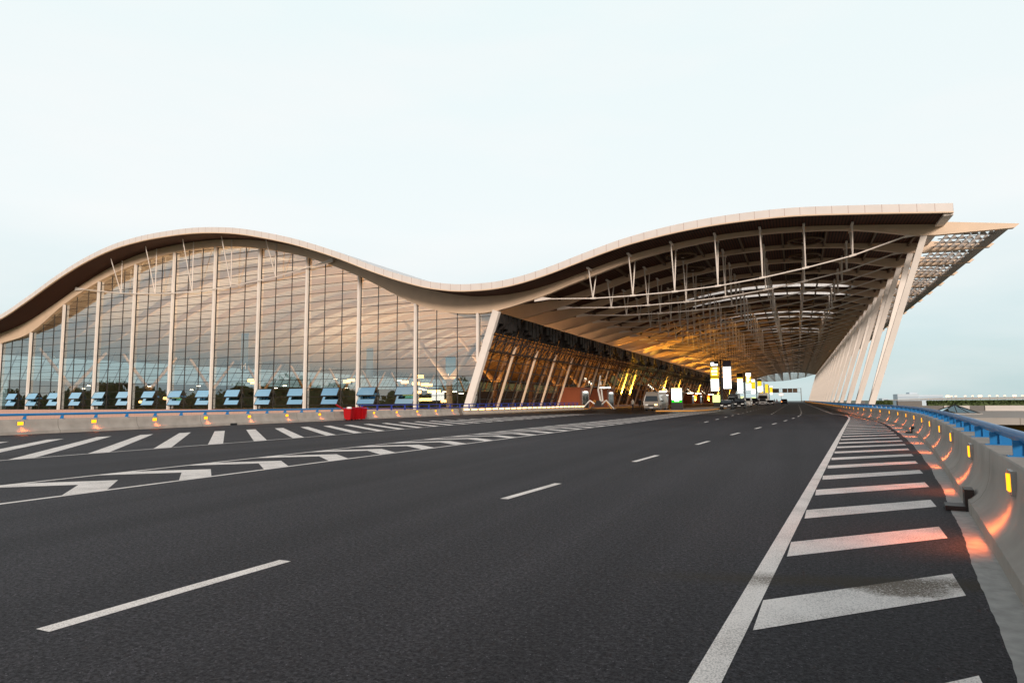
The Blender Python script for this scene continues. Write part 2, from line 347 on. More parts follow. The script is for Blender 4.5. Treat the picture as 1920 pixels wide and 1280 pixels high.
EDGE = smooth_tab([(-10, -1.54), (0, -.75), (10, .04), (20, .83), (30, 1.62), (40, 2.42), (48, 3.06), (55, 3.6), (60, 3.88), (65, 3.88), (69, 3.6), (73, 3.25), (120, 3.2), (400, 3.2)], .5)
ZL = smooth_tab([(-5, -18.2), (10, -18.5), (22, -18.55), (28, -18.95), (36, -19.5), (49, -19.9), (75, -21)], .5)
CU = [(-6, -12.6), (20, -12.9), (35, -12.95), (54, -12.5), (88, -12.2)]
CL = [(-6, -10.42), (12, -10.4), (25, -10.15), (44, -9.9), (83, -9.3), (92, -9.6), (98, -10.2), (101, -11)]
LANE1 = smooth_tab([(-8, -4.75), (2.6, -4.36), (8.6, -3.94), (15, -3.5), (21.5, -2.98), (28, -2.48), (35, -1.85), (43, -1.15), (52, -.45), (62, .15), (79, .45), (121, .5), (420, .5)], .5)
def band(g, tab, w_, y0, y1, step=1.0, z=None, side=0):
    z_ = z
    y = y0
    while y < y1-1e-6:
        b = min(y+step, y1); xa, xb = interp(tab, y), interp(tab, b); z = .0025 if b < 67.5 else .006
        g.quad((xa-w_/2+side, y, z), (xa+w_/2+side, y, z), (xb+w_/2+side, b, z), (xb-w_/2+side, b, z)); y = b
SZ = .0032
def marking(g, name='road_marking'): return tag(g.build(name, M['paint']), kind='structure')
g = MB(); band(g, EDGE, .145, -10, 400); marking(g)
g = MB(); band(g, ZL, .10, -5, 75, side=0); marking(g)
g = MB(); band(g, CU, .12, -6, 88); band(g, CL, .12, -6, 101); marking(g)
g = MB()
for y0 in [2.62-6.32*1, 2.62, 8.63, 14.95, 21.4, 27.8, 34.2, 40.7, 47.1, 53.5, 60]+[66.5+6.5*i for i in range(24)]: band(g, LANE1, .13, y0, y0+1.96, .98)
marking(g)
g = MB()
for i in range(20): band(g, [(0, -5.5), (400, -5.4)], .13, 43.2+i*6.4, 45.2+i*6.4)
for i in range(46): band(g, [(0, -2.2), (400, -2.9)], .13, 68.8+i*6.4, 70.8+i*6.4)
for i in range(4): band(g, [(36, -19.4), (42, -20.8), (90, -21.9)], .13, 37+i*6.2, 39+i*6.2)
marking(g)
# long dashed lane line hugging the kerb side beyond the zebra
g = MB()
for i in range(-3, 34):                                 # slanting bars on the left, every 2.05 m
    y = 10.03+i*2.05; xa = interp(ZL, y)
    if y < 3 or y > 66: continue
    xb = max(-27.6+max(0, y-10)*.083, -27.6); 
    if xb > -21.4: xb = -21.4
    k = .915
    g.quad((xa-.02, y, SZ), (xa-.02, y+.64, SZ), (xb, y+.64+(xa-xb)*k, SZ), (xb, y+(xa-xb)*k, SZ))
marking(g)
g = MB()
for i in range(-4, 40):                                 # chevrons
    y = 9.48+i*2.08
    if y > 88: break
    a, b = interp(CU, y), interp(CL, y); mid = a+(b-a)*.51
    s = (b-a)/2.2; wv = .72
    g.quad((b-.04, y-.9*s, SZ), (b-.04, y-.9*s+wv, SZ), (mid, y+wv, SZ), (mid, y, SZ))
    g.quad((a+.04, y-.9*s, SZ), (mid, y, SZ), (mid, y+wv, SZ), (a+.04, y-.9*s+wv, SZ))
marking(g)
g = MB()
for i in range(-5, 32):                                 # bars between the right edge line and the gutter
    y = 4.32+i*2.1
    if y > 66: break
    xa = interp(EDGE, y)+.105; xb = interp(GUT, y+1.4)-.13
    if xb-xa < .15: continue
    g.quad((xa, y, SZ), (xb, y+(xb-xa)*.98, SZ), (xb+.04, y+(xb-xa)*.98+.66, SZ), (xa+.03, y+.66, SZ))
marking(g)
g = MB(); g.quad((-36, 67.2, SZ), (4.3, 68.6, SZ), (4.3, 68.85, SZ), (-36, 67.45, SZ))
tag(g.build('expansion_joint', M['concrete_pale']), kind='structure')

# pavement by the terminal and the traffic island
g = MB(); g.box((-41.8, 46, .0), (-34.3, YEND, .15)); tag(g.build('pavement', M['pavement']), kind='structure')
def island(name, outline, h, top, side, kw):
    g = MB(); n = len(outline); ins = []
    cx = sum(p[0] for p in outline)/n
    g.add([(x, y, h) for x, y in outline], [tuple(range(n))], 0)
    for i in range(n):
        (x0, y0), (x1, y1) = outline[i], outline[(i+1) % n]
        g.quad((x0, y0, 0), (x1, y1, 0), (x1, y1, h), (x0, y0, h), mi=1)
    return tag(g.build(name, [top, side]), kind='structure')
island('traffic_island', [(-16.9, 85), (-14.5, 85.4), (-12.4, 87.5), (-11.4, 94), (-11.4, 420), (-16.9, 420)], .16, M['pavement'], M['kerb_yellow'], .3)
g = MB(); g.box((-34.3, 46, 0), (-33.95, YEND, .17)); tag(g.build('kerb', M['kerb_yellow']), kind='structure')

# ---------------------------------------------------------------- barriers
def nrm(fx, y, sgn):
    d = Vector((fx(y+.3)-fx(y-.3), .6, 0)).normalized(); return Vector((d.y, -d.x, 0))*sgn, d
PROF = [(0, 0), (0, .17), (.035, .19), (.10, .26), (.16, .37), (.195, .50), (.215, .66), (.225, .885), (.24, .90), (.60, .90), (.61, .885), (.61, -1.0)]
def barrier(fx, y0, y1, sgn, hs, step, label):
    root = empty('concrete_barrier', (fx(y0), y0, 0)); tag(root, label, 'barrier')
    g = MB(); y = y0; rings = []
    while y <= y1+1e-6:
        n_, d_ = nrm(fx, y, sgn); c = Vector((fx(y), y, 0))
        rings.append([c+n_*a+Vector((0, 0, b*(hs if b > 0 else 1))) for a, b in PROF]); y += step
    k = len(PROF)
    vs = [p-root.location for r_ in rings for p in r_]
    fs = [(i*k+j, (i+1)*k+j, (i+1)*k+j+1, i*k+j+1) if sgn < 0 else (i*k+j, i*k+j+1, (i+1)*k+j+1, (i+1)*k+j) for i in range(len(rings)-1) for j in range(k-1)]
    g.add(vs, fs, 0, False)
    for i_ in range(len(fs)):
        if i_ % (k-1) in (2, 3, 4, 5, 6): g.sm[i_] = True
    g.add(vs[:k], [tuple(range(k))]); g.add(vs[-k:], [tuple(range(k))])
    o = g.build('barrier_wall', M['concrete'], root)
    return root
def at_wall(fx, y, sgn, off, z, root):
    n_, d_ = nrm(fx, y, sgn); return Vector((fx(y), y, z))+n_*off-root.location, math.atan2(-d_.x, d_.y)

def lamp_mesh(w_, h_, ):
    f = MB(); f.box((-.012, -w_/2-.05, -h_/2-.035), (.05, w_/2+.05, h_/2+.035)); 
    fr = f.mesh('lamp_frame', M['chrome'])
    e_ = MB(); e_.box((-.026, -w_/2, -h_/2), (-.0125, w_/2, h_/2)); gl = e_.mesh('lamp_lens', M['amber'])
    return fr, gl
def add_lamps(root, fx, sgn, ylist, z, off, w_=.20, h_=.13):
    fr, gl = lamp_mesh(w_, h_)
    for y in ylist:
        p, a = at_wall(fx, y, sgn, off, z, root)
        o = link('barrier_lamp', fr, root, p, (0, 0, a if sgn > 0 else a+math.pi)); link('lamp_lens', gl, o)
def rail(root, fx, sgn, y0, y1, step, z, off, r, posts, ptop, m_, zbase):
    g = MB(); pts = []; y = y0
    while y <= y1+1e-6:
        n_, _ = nrm(fx, y, sgn); pts.append(Vector((fx(y), y, z))+n_*off-root.location); y += step
    g.tube(pts, r, 12); ro = g.build('hand_rail', m_, root)
    q = MB(); q.add([(-.10, -.018, 0), (.17, -.018, 0), (.08, -.018, ptop), (-.10, -.018, ptop+.01), (-.10, .018, 0), (.17, .018, 0), (.08, .018, ptop), (-.10, .018, ptop+.01)],
                    [(0, 1, 2, 3), (7, 6, 5, 4), (0, 4, 5, 1), (1, 5, 6, 2), (2, 6, 7, 3), (3, 7, 4, 0)])
    q.box((-.15, -.06, 0), (.15, .06, .012))
    # a gusset along the rail gives the post its depth
    q.add([(.0, -.05, .0), (.0, .05, 0), (.0, .04, ptop), (.0, -.04, ptop), (.02, -.05, 0), (.02, .05, 0), (.02, .04, ptop), (.02, -.04, ptop)],
          [(0, 3, 2, 1), (4, 5, 6, 7), (0, 1, 5, 4), (1, 2, 6, 5), (2, 3, 7, 6), (3, 0, 4, 7)])
    me = q.mesh('rail_post', m_)
    rest = MB()
    for i, y in enumerate(posts):
        p, a = at_wall(fx, y, sgn, off-.01, zbase, root); a = a if sgn > 0 else a+math.pi
        if i < 96: link('rail_post', me, root, p, (0, 0, a))
        else: rest.box((p.x-.1, p.y-.03, p.z), (p.x+.1, p.y+.03, p.z+ptop))
    if rest.v: tag(rest.build('rail_post', m_, root), kind='stuff')
    return ro

RB = barrier(footx, -20, 620, 1, .89, .25, 'curved grey concrete barrier with blue rail sweeping away on the right')
rail(RB, footx, 1, -20, 620, .5, .995, .43, .060, [-6+2.05*i for i in range(250)], .16, M['blue'], .80)
add_lamps(RB, footx, 1, [7.45+4.18*i for i in range(-1, 98)], .625, .185, .15, .155)
for y in (9.95, 31.4):           # black steel drain outlets through the foot
    g = MB(); p, a = at_wall(footx, y, 1, 0, 0, RB)
    g.box((-.24, -.17, .006), (.0, .17, .06)); g.box((-.03, -.16, .0), (.07, .16, .27))
    o = g.build('drain_outlet', M['blackp'], RB, p); o.rotation_euler = (0, 0, a)

lx = lambda y: LX
LB = barrier(lx, -30, 62.5, -1, .78, 2.0, 'long grey concrete barrier with light blue rail on the left side of the road')
rail(LB, lx, -1, -30, 46, 1.9, .93, .36, .06, [-29.2+1.72*i for i in range(44)], .16, M['blue'], .70)
add_lamps(LB, lx, -1, [18.7+3.5*i for i in range(-2, 13)], .52, .215, .25, .16)
g = MB(); g.box((-.03, -.26, 0), (.02, .26, .13)); o = g.build('drain_outlet', M['blackp'], LB, Vector((LX+.01, 31.2, 0))-LB.location)
LB2 = barrier(lx, 62.8, 108, -1, .80, 2.0, 'left concrete barrier with a row of glowing strip lamps before the terminal')
fr = MB(); fr.box((-.01, -.72, -.09), (.05, .72, .09)); frm = fr.mesh('lamp_frame', M['chrome'])
en = MB(); en.box((-.03, -.66, -.05), (-.0105, .66, .05)); enm = en.mesh('lamp_lens', M['amber_w'])
for i in range(24):
    p, a = at_wall(lx, 64+1.86*i, -1, .215, .56, LB2)
    o = link('barrier_lamp', frm, LB2, p, (0, 0, a+math.pi)); link('lamp_lens', enm, o)
# dark blue double rail along the pavement behind the barrier
rr = empty('pavement_railing', (-34.9, 46, .15)); tag(rr, 'dark blue double bar railing on the pavement before the glass terminal', 'railing')
g = MB(); g.tube([(0, 0, 1.02), (0, 62, 1.02)], .045); g.build('top_rail', M['navy'], rr)
g = MB(); g.tube([(0, 0, .68), (0, 62, .68)], .045); g.build('middle_rail', M['navy'], rr)
pm = MB(); pm.bar((.0, 0, 0), (0, 0, 1.0), .12, .12); pme = pm.mesh('rail_post', M['navy'])
for i in range(28): link('rail_post', pme, rr, (0, .6+2.25*i, 0))

# ---------------------------------------------------------------- terminal
T = empty('airport_terminal', (-60, YG, 0)); tag(T, 'vast glass airport terminal under a double wave roof with slanting columns', 'building')
TO = Vector((-60, YG, 0))
def part(g, name, mats, parent=T, o=TO): 
    g.v = [(x-o.x, y-o.y, z-o.z) for x, y, z in g.v]; return g.build(name, mats, parent)
SOF = smooth_tab([(-205, 19.5), (-195, 17.2), (-185, 15.9), (-175, 15.2), (-165, 15.1), (-158, 15.4), (-151.7, 16.2), (-142.3, 18.3), (-134, 21.3), (-125.7, 24.6), (-118, 27.1), (-110.4, 28.8), (-103.2, 29.55), (-96.4, 29.7), (-89.8, 29.5), (-83, 28.75), (-78.4, 27.9), (-70.9, 26.0), (-65.8, 24.4), (-60.3, 22.4), (-55.7, 20.5), (-51.3, 18.8), (-47.7, 17.6), (-44.8, 16.8), (-40.6, 16.1), (-36.2, 15.95), (-33.3, 16.15), (-30.5, 16.6), (-27.1, 17.4), (-23.4, 18.45), (-18.4, 19.75), (-13.4, 20.6), (-8.4, 21.1), (-3.4, 21.25), (1, 21.15), (7.2, 20.6), (12.9, 20.0), (15, 19.78)], 1.0)
BOT = smooth_tab([(-205, 18.2), (-195, 15.6), (-185, 14.2), (-175, 13.4), (-165, 13.2), (-158, 13.4), (-151, 14.2), (-141.4, 15.9), (-131.3, 20.9), (-121.1, 24.7), (-111, 27.1), (-100.8, 28.35), (-90.7, 28.35), (-80.6, 27.05), (-70.4, 24.5), (-60.3, 20.6), (-50.1, 15.6), (-44.7, 14.1), (-40.5, 13.65), (-37.4, 13.8), (-34.4, 14.35), (-32.4, 14.85), (-29.8, 15.5), (-27.1, 16.4), (-23.6, 17.45), (-18.5, 18.9), (-13.4, 19.9), (-8.3, 20.55), (-3.2, 20.75), (1.6, 20.6), (6.5, 20.15), (9.8, 19.5), (11.9, 19.0), (13.7, 18.7), (15, 18.68)], 1.0)
def sof(x): return interp(SOF, x)
def bot(x): return interp(BOT, x)
xs = [p[0] for p in SOF]; X1 = 15.0
# the roof is a slab following the wave, cut by pairs of long skylights over the road
YF = YG-5.2; YB = YEND+5.2
yb = [YF, YG]; slots = []
for k in range(NB):
    y0 = YG+k*BAY
    if k % 4 in (0, 1) and k >= 4:
        slots.append((y0+2.9, y0+6.2)); yb += [y0+2.9, y0+6.2]
    if k % 6 == 5: yb.append(y0+BAY)
yb = sorted(set(round(v, 3) for v in yb+[YEND, YB]))
def solid(ix, iy):
    if ix < 0 or iy < 0 or ix >= len(xs)-1 or iy >= len(yb)-1: return False
    xm = (xs[ix]+xs[ix+1])/2; ym = (yb[iy]+yb[iy+1])/2
    return not (-18 < xm < 9.6 and any(a < ym < b for a, b in slots))
TH = .88
shell = MB(); sf = MB(); fas = MB()
vid = {}
def P(ix, iy, t): return (xs[ix], yb[iy], SOF[ix][1]+(TH if t else 0))
for ix in range(len(xs)-1):
    for iy in range(len(yb)-1):
        if not solid(ix, iy): continue
        shell.quad(P(ix, iy, 1), P(ix+1, iy, 1), P(ix+1, iy+1, 1), P(ix, iy+1, 1))
        hall = xs[ix] < -42.5 and yb[iy] >= YG
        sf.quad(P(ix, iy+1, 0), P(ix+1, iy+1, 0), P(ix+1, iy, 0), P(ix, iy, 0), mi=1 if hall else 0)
        if not solid(ix, iy-1):
            (fas if iy == 0 else shell).quad(P(ix, iy, 0), P(ix+1, iy, 0), P(ix+1, iy, 1), P(ix, iy, 1))
        if not solid(ix, iy+1): (fas if iy == len(yb)-2 else shell).quad(P(ix+1, iy+1, 0), P(ix, iy+1, 0), P(ix, iy+1, 1), P(ix+1, iy+1, 1))
        if not solid(ix+1, iy): (fas if ix == len(xs)-2 else shell).quad(P(ix+1, iy, 0), P(ix+1, iy+1, 0), P(ix+1, iy+1, 1), P(ix+1, iy, 1))
        if not solid(ix-1, iy): shell.quad(P(ix, iy+1, 0), P(ix, iy, 0), P(ix, iy, 1), P(ix, iy+1, 1))
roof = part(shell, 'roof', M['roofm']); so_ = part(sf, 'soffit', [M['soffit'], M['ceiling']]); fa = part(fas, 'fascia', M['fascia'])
# drip edge under the fascia
g = MB()
for a, b in zip(SOF, SOF[1:]): g.add([(a[0], YF-.06, a[1]-.10), (b[0], YF-.06, b[1]-.10), (b[0], YF+.25, b[1]-.10), (a[0], YF+.25, a[1]-.10), (a[0], YF-.06, a[1]+.03), (b[0], YF-.06, b[1]+.03), (b[0], YF+.25, b[1]-.003), (a[0], YF+.25, a[1]-.003)], [(0, 3, 2, 1), (0, 1, 5, 4), (2, 3, 7, 6), (4, 5, 6, 7)])
part(g, 'edge_trim', M['cream'])
g = MB(); g.box((14.2, YF+.27, 19.55), (15.03, YB-.3, 19.75)); part(g, 'edge_trim', M['cream_w'])
# cream beams, one per bay
def beam_mesh():
    g = MB(); hw = .32; c = []
    for x in [-205+2.0*i for i in range(110)]+[14.6]: c.append((x, sof(x)-.004, bot(x)))
    c += [(15.06, 20.45, 18.68), (21.3, 20.2, 19.45)]
    c[-2] = (15.06, 20.02, 18.69); c[-1] = (21.05, 19.14, 18.70); c.append((21.45, 19.08, 19.02))
    c = [(x, t, b) for x, t, b in c]
    vs = []
    for x, t, b in c: vs += [(x, -hw, b), (x, -hw, t), (x, hw, t), (x, hw, b)]
    fs = []
    for i in range(len(c)-1):
        a, b = i*4, i*4+4
        fs += [(a+1, a, b, b+1), (a+2, a+1, b+1, b+2), (a+3, a+2, b+2, b+3), (a, a+3, b+3, b)]
    fs += [(0, 1, 2, 3), (len(vs)-1, len(vs)-2, len(vs)-3, len(vs)-4)]
    g.add(vs, fs); return g.mesh('roof_beam', M['cream'])
# tips drop gently: measured in the photograph from 20.0 to 19.1 m at the end
bm_ = beam_mesh(); beams = []
for k in range(NB+1): beams.append(link('roof_beam', bm_, T, Vector((0, YG+k*BAY, 0))-TO))
# tie rods and V struts under the canopy
TIE = [(-29.8, 15.0), (-23.5, 14.62), (-18.3, 14.6), (-13.1, 14.72), (-8.0, 15.02), (-3.0, 15.6), (1.6, 16.35), (6.4, 17.3), (12.0, 19.05)]
g = MB(); g.tube([(x, 0, z) for x, z in TIE], .085, 8)
for x, z in (TIE[0], TIE[-1]): pass
g.bar((-31.6, 0, 15.12), (-29.3, 0, 15.0), .16, .75, .12, .16, side=(0, 1, 0)); g.bar((11.4, 0, 18.85), (12.9, 0, 19.3), .12, .2, .2, .75, side=(0, 1, 0))
for x, z in TIE[1:-1]: g.tube([(x-.35, 0, interp(TIE, x-.35)), (x+.35, 0, interp(TIE, x+.35))], .14, 8)
tie = g.mesh('tie_rod', M['cream_w'])
struts = []
for x, z in TIE[1:-1]:
    g = MB()
    for s_ in (-1.75, 1.75): g.tube([(0, 0, 0), (0, s_, sof(x)-z-.25)], .09, 6)
    g.box((-.12, -2.3, sof(x)-z-.32), (.12, 2.3, sof(x)-z-.12))
    struts.append((x, z, g.mesh('strut', M['cream_w'])))
rest = MB()
for k in range(NB+1):
    o = link('tie_rod', tie, beams[k])
    for x, z, me in struts:
        if k < 14: link('strut', me, o, (x, 0, z))
        else:
            for s_ in (-1.75, 1.75): rest.bar((x, YG+k*BAY, z), (x, YG+k*BAY+s_, sof(x)-.25), .12, .12)
tag(part(rest, 'strut', M['brown']), kind='stuff')
# hall tie in front of the gable glass
HT = [(-125.2, 23.5), (-114, 21.9), (-104.8, 21.1), (-95.5, 20.75), (-86.4, 21.0), (-76.6, 21.8), (-67.2, 23.2)]
g = MB(); g.tube([(x, YG-.62, z) for x, z in HT], .085, 8); g.bar((-127.4, YG-.62, 23.75), (-124.8, YG-.62, 23.5), .16, .7, .12, .16, side=(0, 1, 0)); g.bar((-67.6, YG-.62, 23.1), (-65, YG-.62, 23.5), .12, .2, .2, .7, side=(0, 1, 0))
ht = part(g, 'tie_rod', M['cream_w'], T)
for x, z in HT[1:-1]:
    g = MB()
    for s_ in (-2.3, -.1): g.tube([(x, YG-.62, z), (x, YG-.62+s_, sof(x)-.1)], .08, 6)
    part(g, 'strut', M['cream_w'], T)
# longitudinal purlins and round ceiling rings
g = MB()
for x in (-31, -26, -21, -15.7, -10.5, -5.5, -.7, 4, 9, 13): g.box((x-.11, YG+.4, sof(x)-.42), (x+.11, YEND, sof(x)-.06))
part(g, 'purlins', M['brown'])
rg = MB(); rg.torus((0, 0, 0), 1.9, .15, 28, 8); rg.torus((0, 0, .22), 1.35, .09, 28, 6); rgm = rg.mesh('ceiling_ring', M['brown'])
n_r = 0
for k in range(NB):
    if k % 4 in (0, 1) and k >= 4: continue
    for x in (-12.9, 1.8):
        if n_r < 96: link('ceiling_ring', rgm, T, Vector((x, YG+k*BAY+4.5, sof(x)-.62))-TO); n_r += 1

# right-hand V columns
vc = MB()
for ytop in (0, 9):
    vc.bar((7.38, 4.6, -.6), (13.25, ytop, 18.85), .42, .60, .42, .60, side=(0, 1, 0))
vc.box((7.0, 3.7, -.9), (8.2, 5.5, -.1))
vcm = vc.mesh('slanted_column', M['cream_w'])
for j in range(0, NB//2): link('slanted_column', vcm, T, Vector((0, YG+18*j, 0))-TO)
# louvred edge canopy between the beam tips
lv = MB()
def lz(x): return 19.62-(x-15)*.105
for i in range(6):
    x = 15.8+i*.72
    lv.add([(x-.24, .34, lz(x)-.44), (x-.20, .34, lz(x)-.46), (x+.30, .34, lz(x)), (x+.26, .34, lz(x)+.02), (x-.24, BAY-.34, lz(x)-.44), (x-.20, BAY-.34, lz(x)-.46), (x+.30, BAY-.34, lz(x)), (x+.26, BAY-.34, lz(x)+.02)],
           [(0, 1, 2, 3), (7, 6, 5, 4), (0, 4, 5, 1), (1, 5, 6, 2), (2, 6, 7, 3), (3, 7, 4, 0)])
for q in range(0, 4):
    y = .34+(BAY-.68)*(q+.5)/4
    for i in range(6):
        x = 15.56+i*.72
        lv.add([(x, y-.03, lz(x)-.62), (x+.36, y-.03, lz(x)-.05), (x+.72, y-.03, lz(x)-.62), (x, y+.03, lz(x)-.62), (x+.36, y+.03, lz(x)-.05), (x+.72, y+.03, lz(x)-.62)], [(0, 1, 2), (5, 4, 3), (0, 3, 4, 1), (1, 4, 5, 2), (2, 5, 3, 0)])
    lv.box((15.1, y-.05, 18.98), (20.0, y+.05, 19.06))
lv.add([(19.85, .34, 18.8), (20.75, .34, 18.76), (20.75, .34, 18.9), (19.85, .34, 18.98), (19.85, BAY-.34, 18.8), (20.75, BAY-.34, 18.76), (20.75, BAY-.34, 18.9), (19.85, BAY-.34, 18.98)],
       [(0, 1, 2, 3), (7, 6, 5, 4), (0, 4, 5, 1), (1, 5, 6, 2), (2, 6, 7, 3), (3, 7, 4, 0)])
lvm = lv.mesh('louvre_panel', mat('louvre_metal', (.36, .32, .29), .5, noise=.1))
for k in range(NB): link('louvre_panel', lvm, T, Vector((0, YG+k*BAY, 0))-TO)

# ------------- gable wall
ZB = .42; ROW = [ZB, 1.06, 2.36, 3.70]; z = 3.70
while z < 29: z += 1.36; ROW.append(z)
PX = 10.13; XC = [-141.4+PX*i for i in range(11)]
colx = [XC[0]-2*PX, XC[0]-PX]+XC
for i, x in enumerate(colx):
    lo = ZB if i < 12 else 7.0
    g = MB(); g.bar((x, YG-.12, lo), (x, YG-.12, bot(x)+.05), .30, .44, side=(1, 0, 0)); part(g, 'mullion_column', M['cream_w'])
g = MB(); g.box((colx[0], YG-.3, -6), (-41.5, YG+.3, ZB)); part(g, 'plinth', M['granite'])
SLB, SLT = (-42.2, ZB), (-37.3, 13.75)      # slanting side wall in section
def slx(z): return SLB[0]+(SLT[0]-SLB[0])*(z-SLB[1])/(SLT[1]-SLB[1])
def clip_x(x, z): return min(x, slx(z))
gy = YG+.22
wins = {0: (0, 2), 1: (1,)}
for i in range(len(colx)):
    x0 = colx[i]+.22; x1 = (colx[i+1] if i+1 < len(colx) else slx(bot(-37.5)))-.22
    gg = MB(); n = 12 if i < 12 else 6; last = i == 12
    step = (x1-x0)/n
    for j in range(n):
        a, b = x0+j*step, x0+(j+1)*step
        if last:
            # triangle-ish bay beside the slanting column
            za = max(ZB, SLB[1]+(a-SLB[0])/(SLT[0]-SLB[0])*(SLT[1]-SLB[1])); zb_ = max(ZB, SLB[1]+(b-SLB[0])/(SLT[0]-SLB[0])*(SLT[1]-SLB[1]))
            if bot(b) > zb_: gg.quad((a, gy, za), (b, gy, zb_), (b, gy, bot(b)+.1), (a, gy, bot(a)+.1))
        else: gg.quad((a, gy, ZB), (b, gy, ZB), (b, gy, bot(b)+.1), (a, gy, bot(a)+.1))
    if last: pass
    gb = part(gg, 'glazing_bay', M['glass'])
    fr = MB()
    for j in (1, 2):
        x = colx[i]+PX*j/3
        if x < x1: fr.box((x-.045, gy-.08, ZB if not last else ZB), (x+.035, gy+.04, bot(x)+.1)) if not last else None
    for zz in ROW[1:]:
        # part of the bay that lies under the beam
        pts = [x0+(x1-x0)*q/24 for q in range(25)]
        inside = [p for p in pts if bot(p) > zz+.02 and (not last or p < slx(zz)+.001 and slx(zz) > x0)]
        if len(inside) > 1: fr.box((inside[0], gy-.08, zz-.036), (inside[-1], gy+.04, zz+.036))
    fr.box((x0-.2, gy-.09, ZB), (x0, gy+.05, bot(x0)+.1))
    fr.box((x0-.2, gy-.14, ZB-.02), (x1 if not last else slx(ZB), gy+.05, ZB+.12)) if not last else None
    part(fr, 'window_grid', M['dark'], gb)
# horizontal lines and glass carried on below the last small column
gg = MB(); x0 = colx[-1]-PX; 
# open top-hung windows: two and one in alternate bays
pm_ = MB(); W_ = PX/3-.35
pm_.box((-W_/2, -.03, -1.26), (W_/2, .0, 0)); pme_ = pm_.mesh('pane', M['pane'])
fm_ = MB()
for a, b in (((-W_/2-.06, -.05, -1.32), (-W_/2, .03, .04)), ((W_/2, -.05, -1.32), (W_/2+.06, .03, .04)), ((-W_/2, -.05, -1.32), (W_/2, .03, -1.26)), ((-W_/2, -.05, 0), (W_/2, .03, .04))): fm_.box(a, b)
fme_ = fm_.mesh('open_window', M['dark'])
for i in range(len(colx)-2):
    subs = (0, 2) if i % 2 == 0 else (1,)
    for s_ in subs:
        for zt in (ROW[3]-.06, ROW[2]-.03):
            x = colx[i]+PX*(s_+.5)/3
            o = link('open_window', fme_, T, Vector((x, gy-.16, zt))-TO, (R(-27), 0, 0)); link('pane', pme_, o)
# corner slanting column
g = MB(); g.bar((-42.0, YG-.15, -.4), (-37.15, YG-.15, 13.85), 1.0, .7, side=(1, 0, 0)); part(g, 'slanted_column', M['cream_w'])

# ------------- slanting side wall
sc_ = MB(); sc_.bar((-41.65, 0, -.2), (slx(9.6)+.5, 0, 9.6), .32, .24, side=(1, 0, 0)); scm = sc_.mesh('slanted_mullion', M['cream'])
for k in range(1, NB+1): link('slanted_mullion', scm, T, Vector((0, YG+k*BAY, 0))-TO)
a = MB(); a.quad((SLB[0], 0, SLB[1]), (SLB[0], BAY, SLB[1]), (SLT[0], BAY, SLT[1]), (SLT[0], 0, SLT[1])); gsm = a.mesh('side_glazing', M['glass_side'])
b = MB()
for j in range(1, 4 if False else 3):
    y = BAY*j/3; b.bar((SLB[0]+.05, y, SLB[1]), (SLT[0]+.05, y, SLT[1]), .13, .16, side=(0, 1, 0))
b.bar((SLB[0]+.05, 0, SLB[1]), (SLT[0]+.05, 0, SLT[1]), .16, .16, side=(0, 1, 0))
z = ZB+1.4
while z < 13.6:
    b.box((slx(z)-.06, 0, z-.05), (slx(z)+.14, BAY, z+.05)); z += 1.38
gmm = b.mesh('window_grid', M['dark'])
c = MB()                                           # black wind truss high on the wall
for zz in (8.4, 10.6): c.tube([(slx(zz)+.75, 0, zz), (slx(zz)+.75, BAY, zz)], .10, 6)
for j in range(6):
    y = BAY*j/6; c.tube([(slx(8.4)+.75, y, 8.4), (slx(10.6)+.75, y+BAY/6, 10.6)], .07, 5); c.tube([(slx(10.6)+.75, y+BAY/6, 10.6), (slx(9.6), y+BAY/12, 9.6)], .06, 5); c.tube([(slx(8.4)+.75, y, 8.4), (slx(8.0), y, 8.0)], .06, 5)
    if j % 2 == 0: c.tube([(slx(10.6)+.75, y, 10.6), (slx(13.4)+.35, y+BAY/6, 13.4)], .08, 5); c.tube([(slx(13.4)+.35, y+BAY/6, 13.4), (slx(10.6)+.75, y+BAY/3, 10.6)], .08, 5)
for yq, z0, z1 in ((1.2, 12.2, 13.5), (2.7, 11.6, 13.6), (4.2, 11.2, 13.6), (5.7, 11.6, 13.6), (7.2, 12.2, 13.5)): c.box((slx(12)+.1, yq-.55, z0), (slx(12)+1.0, yq+.55, z1))
c.tube([(slx(11)+1.2, 0, 11.0), (slx(13.5)+1.0, BAY/2, 13.3)], .07, 5); c.tube([(slx(13.5)+1.0, BAY/2, 13.3), (slx(11)+1.2, BAY, 11.0)], .07, 5)
c.add([(slx(11.0)+.10, .35, 11.0), (slx(11.0)+.10, BAY-.35, 11.0), (slx(13.7)+.10, BAY-.35, 13.7), (slx(13.7)+.10, .35, 13.7)], [(0, 1, 2, 3)])
ctm = c.mesh('wind_truss', M['dark'])
for k in range(NB):
    p = Vector((0, YG+k*BAY, 0))-TO
    o = link('side_glazing', gsm, T, p); link('window_grid', gmm, o); link('wind_truss', ctm, T, p)
g = MB(); g.box((-42.4, YG+.31, .15), (-41.9, YEND, ZB)); part(g, 'plinth', M['granite'], T)

